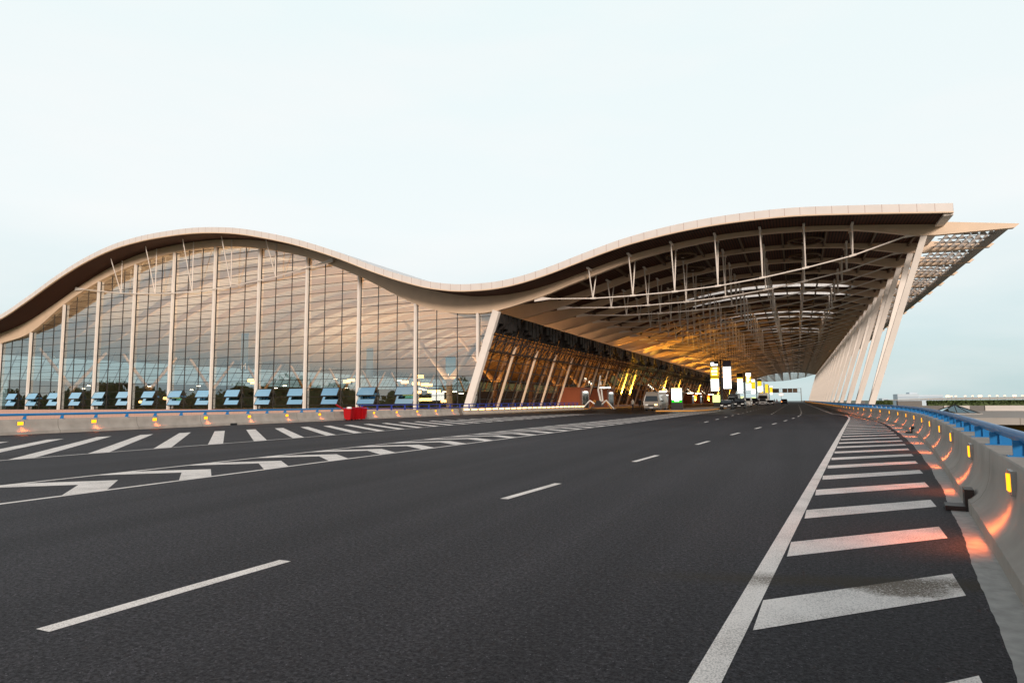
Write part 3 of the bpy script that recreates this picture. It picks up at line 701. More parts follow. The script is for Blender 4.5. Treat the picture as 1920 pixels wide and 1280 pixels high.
# ------------- hall interior
g = MB(); g.box((-162, YG+.35, -.3), (-42.6, YEND, ZB-.02)); part(g, 'hall_floor', M['floor'])
g = MB(); g.quad((-161, YG+1, ZB), (-161, YEND, ZB), (-152, YEND, 14.1), (-152, YG+1, 14.1)); fw_ = part(g, 'far_glazing', M['glass_far'])
g = MB()
for k in range(0, NB*3, 1): g.bar((-160.9, YG+k*3+1, ZB), (-151.9, YG+k*3+1, 14.1), .14, .12, side=(0, 1, 0))
for z in range(1, 10): g.box((-161+z*.98, YG+1, ZB+z*1.45), (-160.8+z*.98, YEND, ZB+z*1.45+.1))
part(g, 'window_grid', M['dark'], fw_)
g = MB(); g.quad((-161, YEND, ZB), (-42.4, YEND, ZB), (-42.4, YEND, 13.6), (-161, YEND, 13.6)); part(g, 'end_wall', M['interior'])
yc = MB()                                          # branching columns of the hall
yc.tube([(0, 0, 0), (0, 0, 4.6)], [.55, .5], 10)
for dx in (-9, 9): yc.tube([(0, 0, 4.4), (dx, 0, 15.0 if dx else 15)], [.5, .28], 8)
ycm = yc.mesh('branching_column', M['cream'])
yc2 = MB(); yc2.tube([(0, 0, 0), (0, 0, 4.4)], [.5, .45], 10)
for dy in (-7, 7): yc2.tube([(0, 0, 4.2), (0, dy, 12.5)], [.45, .3], 8)
ycm2 = yc2.mesh('branching_column', M['cream'])
for j in range(20):
    link('branching_column', ycm2, T, Vector((-142, YG+9+18*j, ZB))-TO)
    if j < 20: link('branching_column', ycm, T, Vector((-52.5, YG+14+18*j, ZB))-TO)
# counters and rear partitions low in the hall
g = MB(); g.box((-151.2, YG+1.5, ZB), (-150.6, YEND-1, 6.6)); g.box((-140, YEND-40, ZB), (-60, YEND-39, 5.5))
for j in range(9): g.box((-150.5, YG+22+j*44, ZB), (-112-8*(j%2), YG+22.4+j*44, 4.6)); g.box((-100+6*(j%3), YG+34+j*44, ZB), (-66, YG+34.4+j*44, 4.2))
part(g, 'hall_partition', M['interior'])
g = MB()
for j in range(12):
    y = YG+30+j*28; g.box((-135, y, ZB), (-60, y+3.2, ZB+2.6)); g.box((-135, y-.6, ZB), (-60, y-.1, ZB+1.1))
part(g, 'counter_rows', M['interior'])
cp = MB(); cp.box((-1.15, -.06, 0), (1.15, .06, 1.3)); cpm = cp.mesh('lit_screen', M['white_e'])
cpy = cp.mesh('lit_screen', M['lime'])
for x, y, z, me in ((-118.5, 95, 1.7, cpy), (-53.8, 92, 1.7, cpm), (-60.6, 94, 1.8, cpy), (-70, 108, 2.2, cpy)): link('lit_screen', me, T, Vector((x, y, z))-TO)
hl = MB(); hl.box((-.9, -.2, -.08), (.9, .2, .08)); hlm = hl.mesh('hall_lamp', M['lamp_w'])
for x, y, z in [(-150, 96, 5), (-139, 90, 5.4), (-128, 96, 5.2), (-131, 110, 4.6), (-120, 100, 4.4), (-112, 95, 5), (-101, 105, 4.6), (-92, 98, 4.8), (-88, 112, 4.6), (-78, 96, 5.8), (-64, 96, 5.2), (-62, 100, 3.8), (-60.6, 99, 3.6), (-57.5, 97, 3.2), (-56, 98, 3.2), (-54.5, 99, 3.2), (-50, 93, 2.8)]:
    o = link('hall_lamp', hlm, T, Vector((x, y, z))-TO); o.scale = (.4, .7, .7)
al = MB(); al.box((-.7, -.15, -.25), (.7, .15, .25)); alm = al.mesh('shop_light', M['amber_w'])
for x, y, z in ((-60.4, 97, 5.9), (-61.2, 97, 4.7), (-60.0, 98, 4.5), (-59.2, 98, 4.4), (-63.5, 97, 5.0), (-61.5, 98, 3.2), (-58.6, 98, 3.3), (-57.6, 98, 3.3), (-61, 99, 1.9), (-59.9, 99, 1.9), (-56.5, 99, 1.6), (-76, 98, 5.6), (-77, 98, 5.4), (-101, 98, 6.0), (-100.2, 98, 5.6), (-124, 97, 2.6), (-133, 98, 1.9)): link('shop_light', alm, T, Vector((x, y, z))-TO)
for x, z0, z1, wd, ch in ((-105, 8.2, 16, 2.0, 'M'), (-73.3, 6.1, 11.6, 1.5, ''), (-55.9, 4.9, 9.4, 2.0, 'K')):
    g = MB(); g.box((x-wd/2, 99.95, z0), (x+wd/2, 100.05, z1)); bo = part(g, 'hanging_banner', M['banner'])
    if ch:
        tcu = bpy.data.curves.new('banner_letter', 'FONT'); tcu.body = ch; tcu.size = 1.9; tcu.align_x = 'CENTER'; tcu.extrude = .01; tcu.materials.append(M['letter'])
        tmp = bpy.data.objects.new('banner_letter_text', tcu); o = bpy.data.objects.new('banner_letter', bpy.data.meshes.new_from_object(tmp)); COL.objects.link(o); bpy.data.objects.remove(tmp); o.parent = bo; o.location = Vector((x, 99.9, z0+.25))-TO; o.rotation_euler = (R(90), 0, 0)
def area(x, y, z, sx, sy, en, col, rot=(math.pi, 0, 0), name='hall_light'):
    l = bpy.data.lights.new(name, 'AREA'); l.shape = 'RECTANGLE'; l.size = sx; l.size_y = sy; l.energy = en; l.color = col
    o = bpy.data.objects.new(name, l); COL.objects.link(o); o.location = (x, y, z); o.rotation_euler = rot; return o
for j in range(7):
    for x, e_ in ((-120, 9000), (-85, 9000), (-58, 5000)):
        area(x, YG+25+j*55, 5.2, 14, 30, e_*(1.75 if x > -100 else 1.15), (1, .68, .42))

# ------------- kerbside entrance boxes with lamps and amber uplights
ves = [(118, 6.5), (137, 6.5), (205, 6), (228, 6), (262, 6), (285, 6), (330, 6)]
vm = MB(); vm.box((-4.2, 0, 0), (0, 6.2, 3.7)); vm.box((-4.2, -.15, 3.7), (.2, 6.35, 3.95)); vbm = vm.mesh('entrance_box', M['vest'])
dm = MB(); dm.box((.002, 1.2, 0), (.05, 5.0, 2.7)); ddm = dm.mesh('entrance_door', M['carglass'])
df = MB()
for y in (1.1, 3.05, 5.0): df.box((.0, y, 0), (.09, y+.12, 2.8))
df.box((0, 1.1, 2.7), (.09, 5.1, 3.15)); dfm = df.mesh('door_frame', M['chrome'])
lm = MB(); lm.box((.06, 2.2, 2.95), (.35, 3.6, 3.2)); lmm = lm.mesh('door_lamp', M['white_e'])
for y, _ in ves:
    o = link('entrance_box', vbm, T, Vector((-37.7, y, .15))-TO)
    link('entrance_door', ddm, o); link('door_frame', dfm, o); link('door_lamp', lmm, o)
fx_ = MB(); fx_.box((-1.1, -.35, -.1), (1.1, .35, .1)); fxm = fx_.mesh('canopy_lamp', M['lamp_w'])
for y in (139, 207, 230, 264, 287, 332): link('canopy_lamp', fxm, T, Vector((-38.6, y, 4.4))-TO)
def spot(p, q, en, ang, col, name, blend=.5, rad=.1):
    l = bpy.data.lights.new(name, 'SPOT'); l.energy = en; l.spot_size = R(ang); l.spot_blend = blend; l.color = col; l.shadow_soft_size = rad
    o = bpy.data.objects.new(name, l); COL.objects.link(o); o.location = p
    o.rotation_euler = (Vector(q)-Vector(p)).to_track_quat('-Z', 'Y').to_euler()
for k in (9, 10, 15, 17, 18, 23, 24, 28, 33, 40):
    y = YG+k*BAY
    spot((-39.6, y-1.9, .9), (-39.6, y, 5.0), 42000, 46, (1, .60, .07), 'uplight', .8)
for y, e_ in ((140, 9000), (160, 26000), (185, 20000), (210, 26000), (235, 26000), (262, 22000), (290, 26000), (325, 26000), (365, 26000), (410, 22000), (455, 18000)):
    spot((-37.0, y, 4.6), (-30.5, y+2, 16), e_, 100, (1, .46, .05), 'uplight', 1, .4)

def splash(fx, sgn, y, z, off, en):
    n_, d_ = nrm(fx, y, sgn); p = Vector((fx(y), y, z))+n_*(off-.06)
    spot(p, p-n_*.09+d_*.26-Vector((0, 0, .55)), en*1.0, 66, (1, .22, .055), 'lamp_glow', 1, .06)
    spot(p-n_*.03, p-n_*.55+d_*.25-Vector((0, 0, .5)), en*2.2, 150, (1, .17, .035), 'lamp_glow', 1, .12)
for i in range(20): splash(footx, 1, 7.45+4.18*i, .55, .16, 26)
for i in range(-1, 13): splash(lx, -1, 18.7+3.5*i, .43, .18, 13)
# ---------------------------------------------------------------- kerbside things
# info pillar
ip = empty('info_pillar', (-15.2, 91.5, .16)); tag(ip, 'tall dark information pillar with glowing white panel and green foot band on the island', 'sign')
g = MB(); g.box((-.78, -.2, 0), (.78, .2, 1.0)); g.build('pillar_base', M['dark'], ip)
g = MB()
for a, b in (((-.78, -.2, 1.0), (-.70, .2, 3.1)), ((.70, -.2, 1.0), (.78, .2, 3.1)), ((-.70, -.2, 3.03), (.70, .2, 3.1)), ((-.70, -.1, 1.0), (.70, .2, 3.03))): g.box(a, b)
g.build('pillar_frame', M['grey'], ip)
g = MB(); g.box((-.70, -.17, 1.36), (.70, -.104, 3.03)); g.build('lit_panel', M['white_e'], ip)
g = MB(); g.box((-.70, -.17, 1.0), (.70, -.104, 1.355)); gp = g.build('green_band', M['green_e'], ip)
g = MB()
for i in range(5): g.box((-.32+i*.13, -.175, 1.13), (-.22+i*.13, -.1705, 1.25))
g.build('lettering', M['white_e'], gp)
g = MB(); g.box((-.70, -.175, 2.95), (.70, -.1705, 3.03)); g.build('yellow_band', M['yellow_e'], ip)

# totem sign poles
def totem(y, style, label, sc_=1.0):
    r_ = empty('totem_sign', (-13.2, y, .16)); tag(r_, label, 'sign', 'hanging panel signs along the kerb island')
    g = MB(); g.tube([(0, 0, 0), (0, 0, 9.2)], .18, 10); g.build('pole', M['dark'], r_)
    def panel(x0, x1, z0, z1, m_, nm='sign_panel'):
        g = MB(); g.box((x0, -.14, z0), (x1, .14, z1)); return g.build(nm, M[m_], r_)
    for (a, b), seq in style:
        f = MB(); f.box((a-.06, -.1, seq[0][0]-.1), (b+.06, .1, seq[-1][1]+.06)); fo = f.build('sign_frame', M['dark'], r_)
        for z0, z1, m_ in seq: panel(a, b, z0+.02, z1-.02, m_)
        ar = MB()
        for z in (seq[0][0]+.4, seq[-1][1]-.4): ar.bar((0, 0, z), ((b if b < 0 else a), 0, z), .06, .06)
        ar.build('bracket', M['dark'], r_)
        if seq[-1][2] == 'dark' or seq[-1][2] == 'slate': pass
    return r_
S1 = [((-1.95, -.45), [(3.1, 3.4, 'white_e'), (3.5, 5.4, 'white_e'), (5.4, 5.75, 'yellow_e'), (5.9, 7.75, 'yellow_e'), (7.9, 8.9, 'dark')]),
      ((.40, 1.85), [(3.5, 5.5, 'white_e'), (5.52, 7.75, 'white_e'), (7.8, 8.9, 'slate')])]
t1 = totem(131, S1, 'nearest tall twin panel sign, yellow and white left of pole, white right')
g = MB()
for a, b in (((-1.85, 8.0), (-1.25, 8.65)), ((-1.2, 8.0), (-1.0, 8.35)), ((-.95, 8.0), (-.55, 8.35))): g.box((a[0], -.17, a[1]), (b[0], -.142, b[1]))
for z, x0, x1 in ((7.45, -1.5, -.7), (6.95, -1.8, -.7), (6.7, -1.8, -.7), (6.25, -1.7, -.75)): g.box((x0, -.17, z), (x1, -.142, z+.16))
g.build('lettering', M['white_e'], t1)
S2 = [((-1.9, -.45), [(3.2, 3.5, 'white_e'), (3.6, 5.6, 'white_e'), (5.6, 7.3, 'white_e'), (7.3, 7.7, 'yellow_e'), (7.8, 8.9, 'dark')]),
      ((.40, 1.75), [(4.0, 6.0, 'white_e'), (6.0, 8.0, 'yellow_e'), (8.0, 8.9, 'white_e')])]
t2 = totem(193, S2, 'second tall sign from the road joint, all white panel left and yellow topped panel right')
S3 = [((-1.9, -.45), [(3.6, 5.4, 'white_e'), (5.4, 6.0, 'yellow_e'), (6.0, 7.9, 'yellow_e'), (8.0, 8.9, 'white_e')]),
      ((.40, 1.75), [(4.2, 6.3, 'white_e'), (6.3, 8.2, 'yellow_e'), (8.3, 8.8, 'slate')])]
g = MB()
for z, x0, x1 in ((7.6, .6, 1.5), (7.2, .6, 1.3), (6.8, .6, 1.5), (6.4, .6, 1.2)): g.box((x0, -.17, z), (x1, -.142, z+.2))
g.build('lettering', M['white_e'], t2)
g = MB()
for z, x0, x1 in ((8.55, .6, 1.5), (8.2, .7, 1.3), (5.4, .6, 1.5), (4.9, .6, 1.3)): g.box((x0, -.17, z), (x1, -.142, z+.13))
g.build('lettering', M['dark'], t2)
totem(253, S3, 'third tall sign along the island, yellow panels both sides of its pole')
totem(315, [((-1.9, -.5), [(3.6, 5.4, 'yellow_e'), (5.4, 7.9, 'white_e')]), ((.4, 1.75), [(4.2, 6.3, 'yellow_e'), (6.3, 8.5, 'yellow_e')])], 'fourth tall sign, small and far off, yellow right panel under the canopy')
totem(372, [((.4, 1.75), [(4.2, 5.3, 'white_e'), (5.3, 8.2, 'yellow_e'), (8.2, 8.8, 'white_e')])], 'farthest tall sign with a single yellow panel right of its pole')
for x, y, lb, s_ in ((-13.9, 128, 'small lit yellow green box sign standing below the nearest tall sign', 1.35), (-13.8, 186, 'small lit yellow green box sign below the second tall sign', 1.5), (-14.0, 246, 'small far lit box sign below the third tall sign', 1.5)):
    r_ = empty('box_sign', (x, y, .16)); tag(r_, lb, 'sign', 'small lit box signs on the island')
    g = MB(); g.box((-.5, -.15, .0), (.5, .15, .9)); g.build('sign_base', M['dark'], r_)
    g = MB(); g.box((-.5*s_, -.16, .9), (.5*s_, .16, 2.3)); g.build('lit_panel', M['lime'], r_)

# gantry beyond the canopy
gr = empty('sign_gantry', (0, 520, 0)); tag(gr, 'distant steel gantry with brown sign backs spanning the road beyond the canopy', 'gantry')
for x in (-40.5, 3.4):
    g = MB(); g.tube([(x, 0, 0), (x, 0, 10.2)], .22, 8); g.build('gantry_post', M['brown'], gr)
g = MB(); g.tube([(-40.5, 0, 9.9), (3.4, 0, 9.9)], .12, 6); g.tube([(-40.5, 0, 7.0), (3.4, 0, 7.0)], .12, 6)
for i in range(22): g.tube([(-40.5+i*2, 0, 7.0), (-40.5+i*2, 0, 9.9)], .05, 5)
g.build('gantry_truss', M['chrome'], gr)
for a, b in ((-17, -11.5), (-9.2, -5.8), (-5.5, -2.4), (-2.1, 1.0)):
    g = MB(); g.box((a, -.3, 7.1), (b, -.2, 9.8)); g.build('sign_back', M['brown'], gr)

# ---------------------------------------------------------------- vehicles
def vehicle(name, label, cat, loc, kind, colour, rz=0, w_=1.82, group='vehicles waiting under the canopy'):
    """front points to -y; outline is the side view from front bumper over the roof to the rear"""
    r_ = empty(name, loc, rz); tag(r_, label, cat, group)
    K = {'sedan': dict(o=[(-2.35, .28), (-2.38, .55), (-2.25, .72), (-1.1, .95), (-.35, 1.42), (.9, 1.45), (1.75, 1.05), (2.3, .98), (2.38, .6), (2.32, .28)], belt=.95, ws=3, rw=5, wb=1.4, rr=.33, side=(-.75, 1.45, 1.0, 1.38)),
         'suv': dict(o=[(-2.3, .35), (-2.35, .75), (-2.15, 1.02), (-1.15, 1.15), (-.6, 1.72), (1.9, 1.75), (2.3, 1.1), (2.35, .6), (2.3, .35)], belt=1.12, ws=3, rw=5, wb=1.4, rr=.38, side=(-.6, 1.9, 1.18, 1.64)),
         'van': dict(o=[(-2.5, .35), (-2.55, .75), (-2.4, 1.05), (-1.85, 1.2), (-1.1, 1.95), (2.4, 1.98), (2.5, 1.2), (2.5, .35)], belt=1.2, ws=3, rw=5, wb=1.55, rr=.34, side=(-1.0, 2.2, 1.25, 1.8)),
         'bus': dict(o=[(-3.4, .35), (-3.5, .8), (-3.42, 1.25), (-3.15, 2.2), (-2.7, 2.65), (3.3, 2.7), (3.4, 1.2), (3.4, .35)], belt=1.3, ws=2, rw=5, wb=2.1, rr=.38, side=(-2.7, 3.1, 1.45, 2.25))}[kind]
    o = K['o']; belt = K['belt']
    def hw(z): return w_/2*(1 if z < belt else 1-(z-belt)*.16)*(.97 if z < .4 else 1)
    g = MB(); n = len(o); vs = []
    for y, z in o: vs += [(-hw(z), y, z), (hw(z), y, z)]
    fs = [(2*i, 2*i+1, 2*i+3, 2*i+2) for i in range(n-1)]+[(2*n-2, 2*n-1, 1, 0)]
    fs += [tuple(2*i for i in range(n))[::-1], tuple(2*i+1 for i in range(n))]
    g.add(vs, fs); body = g.build('body', M[colour], r_)
    bv = body.modifiers.new('bevel', 'BEVEL'); bv.width = .07; bv.segments = 2; bv.limit_method = 'ANGLE'
    def slab(i, nm):                                    # screen lying on outline segment i
        (y0, z0), (y1, z1) = o[i], o[i+1]; d = Vector((0, y1-y0, z1-z0)); nn = Vector((0, -(z1-z0), (y1-y0))).normalized()
        if nn.z < 0 and kind != 'bus' and i < 4: nn = -nn
        p0 = Vector((0, y0, z0))+d*.08; p1 = Vector((0, y0, z0))+d*.9
        g = MB(); vs = []
        for off in (-.02, .014):
            for p in (p0, p1):
                for s_ in (-1, 1): vs.append((s_*(hw(p.z)-.10), p.y+nn.y*off, p.z+nn.z*off))
        g.add(vs, [(0, 1, 3, 2), (4, 6, 7, 5), (0, 4, 5, 1), (2, 3, 7, 6), (0, 2, 6, 4), (1, 5, 7, 3)]); return g.build(nm, M['carglass'], r_)
    slab(K['ws'], 'windscreen')
    y0, y1, z0, z1 = K['side']
    for s_ in (-1, 1):
        g = MB(); vs = []
        for y, z in ((y0, z0), (y1, z0), (y1-.25, z1), (y0+.45, z1)):
            for off in (-.02, .012): vs.append((s_*(hw(z)+off), y, z))
        g.add(vs, [(0, 2, 4, 6), (7, 5, 3, 1), (0, 1, 3, 2), (2, 3, 5, 4), (4, 5, 7, 6), (6, 7, 1, 0)]); g.build('side_window', M['carglass'], r_)
        for yy_ in (-K['wb'], K['wb']):
            g = MB(); g.tube([(-.12, 0, 0), (.12, 0, 0)], K['rr'], 20); wo = g.build('wheel', M['tyre'], r_, (s_*(w_/2-.10), yy_, K['rr']))
            g = MB(); g.tube([(-.125, 0, 0), (.125, 0, 0)], K['rr']*.6, 14); g.build('rim', M['rim'], wo)
        g = MB(); y, z = o[1][0], o[1][1]
        g.box((s_*w_/2*.62-.2, y-.03, z-.02), (s_*w_/2*.62+.2, y+.12, z+.14)); g.build('headlight', M['headlamp_on' if kind == 'bus' and s_ > 0 else 'headlamp'], r_)
        g = MB(); g.box((s_*(w_/2+.02)-.09, -K['wb']*.55, belt+.02), (s_*(w_/2+.12)+.09, -K['wb']*.55+.12, belt+.2)); g.build('mirror', M['black'], r_)
    g = MB(); g.box((-.5, o[1][0]-.02, o[1][1]-.16), (.5, o[1][0]+.08, o[1][1]+.04)); g.build('grille', M['blackp'], r_)
    g = MB(); g.box((-w_/2+.02, o[0][0]-.06, .22), (w_/2-.02, o[0][0]+.15, .42)); g.build('bumper', M['blackp'], r_)
    g = MB(); g.box((-.24, o[0][0]-.075, .40), (.24, o[0][0]-.05, .52)); g.build('licence_plate', M['plate'], r_)
    return r_
vehicle('minibus', 'white minibus with one lit headlight parked left of the glowing info pillar', 'minibus', (-18.9, 95.5, 0), 'bus', 'shaded_white', w_=2.1)
vehicle('parked_car', 'black saloon car facing the camera below the nearest tall sign', 'car', (-10.4, 110.6, 0), 'sedan', 'black')
vehicle('parked_car', 'black sport utility car parked behind the black saloon', 'car', (-9.2, 121.5, 0), 'suv', 'black')
vehicle('minibus', 'dark minibus with tall windscreen standing behind the black cars', 'minibus', (-11.4, 137, 0), 'bus', 'grey', w_=2.1)
vehicle('parked_car', 'cream van parked right behind the black sport utility car', 'van', (-9.9, 150, 0), 'van', 'whitep')
vehicle('parked_car', 'dark van between the second and third tall signs', 'van', (-9.9, 178, 0), 'van', 'black')
vehicle('parked_car', 'silver car standing beside the dark van, right of second sign pole', 'car', (-8.2, 184, 0), 'suv', 'silver')
vehicle('coach', 'large pale coach far down the kerb behind the third sign', 'bus', (-9.2, 212, 0), 'bus', 'whitep', w_=2.6).scale = (1.15, 1.3, 1.35)
vehicle('parked_car', 'dark saloon parked in front of the pale coach', 'car', (-6.9, 202, 0), 'sedan', 'black')
vehicle('parked_car', 'silver saloon, last of the parked row under the canopy', 'car', (-7.4, 222, 0), 'sedan', 'silver')
dc = vehicle('moving_car', 'dark car with lit orange tail lamp driving away on the middle lane', 'car', (-3.6, 228, 0), 'suv', 'black', rz=math.pi)
g = MB(); g.box((.65, 2.28, .8), (.9, 2.40, 1.0)); g.build('tail_light', M['tail'], dc)

# people
def person(label, loc, rz, top, leg, stride=.12, bag=False):
    r_ = empty('person', loc, rz); tag(r_, label, 'person', 'people waiting under the canopy')
    me = bpy.data.meshes.new('body')
    V = [(0, 0, .95), (0, 0, 1.2), (0, 0, 1.42), (0, 0, 1.52), (0, -.01, 1.62), (0, 0, 1.72),
         (.1, 0, .88), (.12, -stride*.4, .48), (.13, -stride, .07), (.13, -stride-.14, .03),
         (-.1, 0, .88), (-.12, stride*.2, .48), (-.13, stride, .07), (-.13, stride-.14, .03),
         (.19, 0, 1.40), (.24, .03, 1.12), (.24, -.08, .86), (-.19, 0, 1.40), (-.24, .0, 1.12), (-.25, -.06, .86)]
    E_ = [(0, 1), (1, 2), (2, 3), (3, 4), (4, 5), (0, 6), (6, 7), (7, 8), (8, 9), (0, 10), (10, 11), (11, 12), (12, 13), (2, 14), (14, 15), (15, 16), (2, 17), (17, 18), (18, 19)]
    rad = [.15, .13, .15, .06, .10, .085, .09, .065, .045, .04, .09, .065, .045, .04, .07, .05, .035, .07, .05, .035]
    me.from_pydata(V, E_, []); me.update()
    o = link('body', me, r_); o.modifiers.new('skin', 'SKIN'); sv = me.skin_vertices[0].data
    for i, q in enumerate(rad): sv[i].radius = (q, q*.85, )
    sv[0].use_root = True
    o.modifiers.new('sub', 'SUBSURF').levels = 1
    mm = bpy.data.materials.new('clothing'); mm.use_nodes = True; t = mm.node_tree; b = t.nodes['Principled BSDF']; b.inputs['Roughness'].default_value = .8
    gc = t.nodes.new('ShaderNodeTexCoord'); s_ = t.nodes.new('ShaderNodeSeparateXYZ'); t.links.new(gc.outputs['Object'], s_.inputs[0])
    rp_ = t.nodes.new('ShaderNodeValToRGB'); rp_.color_ramp.interpolation = 'CONSTANT'; t.links.new(math_node(t, 'DIVIDE', s_.outputs[2], 2), rp_.inputs[0])
    el = rp_.color_ramp.elements; el[0].color = (.02, .02, .02, 1); el[1].position = .05; el[1].color = (*leg, 1)
    q = el.new(.46); q.color = (*top, 1); q = el.new(.755); q.color = (.40, .26, .19, 1)
    t.links.new(rp_.outputs[0], b.inputs['Base Color']); me.materials.append(mm)
    h = MB(); 
    for i in range(5):
        pass
    h.tube([(0, .02, 1.66), (0, .015, 1.74), (0, .01, 1.80), (0, .01, 1.82)], [.108, .112, .075, .01], 10); h.build('hair', M['black'], r_)
    if bag:
        b_ = MB(); b_.box((-.2, -.14, .05), (.2, .14, .62)); b_.bar((0, 0, .62), (0, .1, .95), .22, .02); b_.build('suitcase', M['grey'], r_) 
person('person in dark coat standing left of the white minibus', (-21.6, 97, 0), .4, (.03, .03, .035), (.02, .02, .03))
person('person in pale shirt standing by the kerb left of the minibus', (-23.2, 99, 0), -.5, (.4, .38, .33), (.04, .04, .05))
person('person in black clothes before the red entrance box right of the pillar', (-33.0, 216, .0), .2, (.02, .02, .02), (.02, .02, .02))
person('left one of two people walking on the road near the far dark car', (-6.5, 226, 0), .1, (.03, .03, .05), (.02, .02, .02))
person('right one of two people walking on the road near the far dark car', (-5.8, 227, 0), -.2, (.12, .03, .03), (.02, .02, .03))

# spider lift
sl = empty('spider_lift', (-31.6, 109.5, 0)); tag(sl, 'white spider lift crane with splayed outriggers and folded boom at the kerb', 'crane')
g = MB(); g.box((-.6, -.9, .5), (.6, .9, 1.0)); g.box((-.35, -.5, 1.0), (.35, .5, 1.5)); g.build('chassis', M['blackp'], sl)
for dx, dy in ((-2.9, -.8), (2.9, -.8), (-2.0, .9), (2.0, .9)):
    g = MB(); kx = dx*.5; g.bar((dx*.15, dy*.3, .75), (kx, dy*.7, 1.55), .16, .22, .14, .2); g.bar((kx, dy*.7, 1.58), (dx, dy, .08), .14, .18, .1, .12)
    oo = g.build('outrigger', M['whitep' if dy < 0 else 'kerb_yellow'], sl)
    g = MB(); g.tube([(dx, dy, 0), (dx, dy, .08)], .22, 10); g.build('foot_pad', M['blackp'], oo)
g = MB(); g.bar((.35, 0, 1.3), (-.1, 0, 3.4), .26, .34, .22, .3); g.bar((-.1, 0, 3.3), (.35, 0, 5.9), .22, .28, .18, .22); g.bar((.6, .3, 1.4), (.25, .3, 4.9), .2, .24); g.build('boom', M['whitep'], sl)
g = MB(); g.box((.35, -.5, 4.1), (1.1, .4, 4.2)); 
for x in (.37, 1.07):
    for y in (-.48, .38): g.bar((x, y, 4.2), (x, y, 5.1), .05, .05)
g.box((.35, -.5, 5.08), (1.1, -.44, 5.14)); g.box((.35, .34, 5.08), (1.1, .4, 5.14)); g.build('work_basket', M['kerb_yellow'], sl)

# red wheelie bins
def wheelie(label, loc, rz, open_):
    r_ = empty('wheelie_bin', loc, rz); tag(r_, label, 'bin', 'red wheelie bins against the left barrier')
    g = MB()
    def ring(hx, hy, z): return [(-hx, -hy, z), (hx, -hy, z), (hx, hy, z), (-hx, hy, z)]
    vs = ring(.24, .27, .08)+ring(.32, .36, .95)+ring(.35, .39, .95)+ring(.35, .39, 1.02)+ring(.31, .35, 1.02)+ring(.24, .27, .3)
    fs = [(3, 2, 1, 0), (20, 21, 22, 23)]
    for k in range(5):
        for i in range(4): fs.append((4*k+i, 4*k+(i+1) % 4, 4*k+4+(i+1) % 4, 4*k+4+i))
    g.add(vs, fs); g.bar((-.29, -.362, .2), (-.31, -.385, .93), .05, .03); g.bar((.29, -.362, .2), (.31, -.385, .93), .05, .03)
    g.build('bin_body', M['red'], r_)
    g = MB(); g.add([(-.36, -.80, 0), (.36, -.80, 0), (.36, 0, 0), (-.36, 0, 0), (-.30, -.72, .09), (.30, -.72, .09), (.30, -.05, .09), (-.30, -.05, .09)], [(3, 2, 1, 0), (4, 5, 6, 7), (0, 1, 5, 4), (1, 2, 6, 5), (2, 3, 7, 6), (3, 0, 4, 7)])
    lo = g.build('lid', M['red'], r_, (0, .40, 1.025)); lo.rotation_euler = (R(-150) if open_ else R(-2), 0, 0)
    g = MB(); g.bar((-.26, .44, .98), (.26, .44, .98), .04, .04); g.build('handle', M['red'], r_)
    for s_ in (-1, 1):
        g = MB(); g.tube([(-.03, 0, 0), (.03, 0, 0)], .1, 14); g.build('wheel', M['blackp'], r_, (s_*.27, .25, .1))
    r_.scale = (.84, .84, .92); return r_
# the row stands side by side along the barrier, fronts to the road
b0 = wheelie('nearest red wheelie bin, lid thrown open and rubbish showing', (-32.45, 41.5, 0), R(118), True)
g = MB(); g.torus((0, 0, 0), .1, .12, 10, 8); rb = g.build('rubbish_bag', M['rubbish'], None, (-32.4, 41.6, .97)); tag(rb, 'white rubbish bag on top of the open red bin', 'bag')
wheelie('second red wheelie bin in the row, lid closed', (-32.75, 42.25, 0), R(96), False)
wheelie('third red wheelie bin in the row, lid closed', (-32.8, 43.0, 0), R(90), False)
wheelie('farthest red wheelie bin of the row, lid closed', (-32.8, 43.75, 0), R(88), False)

# ---------------------------------------------------------------- right: lower deck, hedges, roads, skyline
g = MB(); g.box((5.9, 70.5, -.9), (160, 118, -.3)); dk = tag(g.build('parking_deck', M['deckc']), 'broad pale concrete deck below the road behind the right barrier', 'deck')
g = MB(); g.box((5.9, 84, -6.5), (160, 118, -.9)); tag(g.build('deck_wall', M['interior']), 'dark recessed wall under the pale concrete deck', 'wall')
for i in range(12):
    g = MB(); x = 9+i*5.6; g.box((x, 83.6, -2.3), (x+4.4, 83.9, -2.1)); tag(g.build('strip_light', M['yellow_e']), 'long yellow strip light on the wall under the concrete deck', 'light', 'strip lights under the deck')
sky_ = empty('glass_skylight', (16.7, 89, -.3)); tag(sky_, 'low glass pyramid skylight on the concrete deck', 'skylight')
g = MB(); A = [(-1.9, -2.4, .12), (1.9, -2.4, .12), (1.9, 2.4, .12), (-1.9, 2.4, .12)]; ap = (0, 0, 1.05)
g.add(A+[ap], [(0, 1, 4), (1, 2, 4), (2, 3, 4), (3, 0, 4)]); g.build('panes', glass('skylight_glass', (.6, .75, .75), (.75, .9, .92), .3), sky_)
g = MB(); g.box((-2.1, -2.6, 0), (2.1, 2.6, .115)); g.build('kerb_frame', M['concrete_pale'], sky_)
g = MB()
for i in range(4): g.bar(A[i], ap, .09, .09); g.bar(A[i], A[(i+1) % 4], .08, .08)
g.bar((-.25, -2.4, .13), (-.02, 0, 1.06), .07, .07); g.bar((.9, -2.4, .13), (.0, 0, 1.06), .05, .05); g.build('frame', M['dark'], sky_)
g = MB()
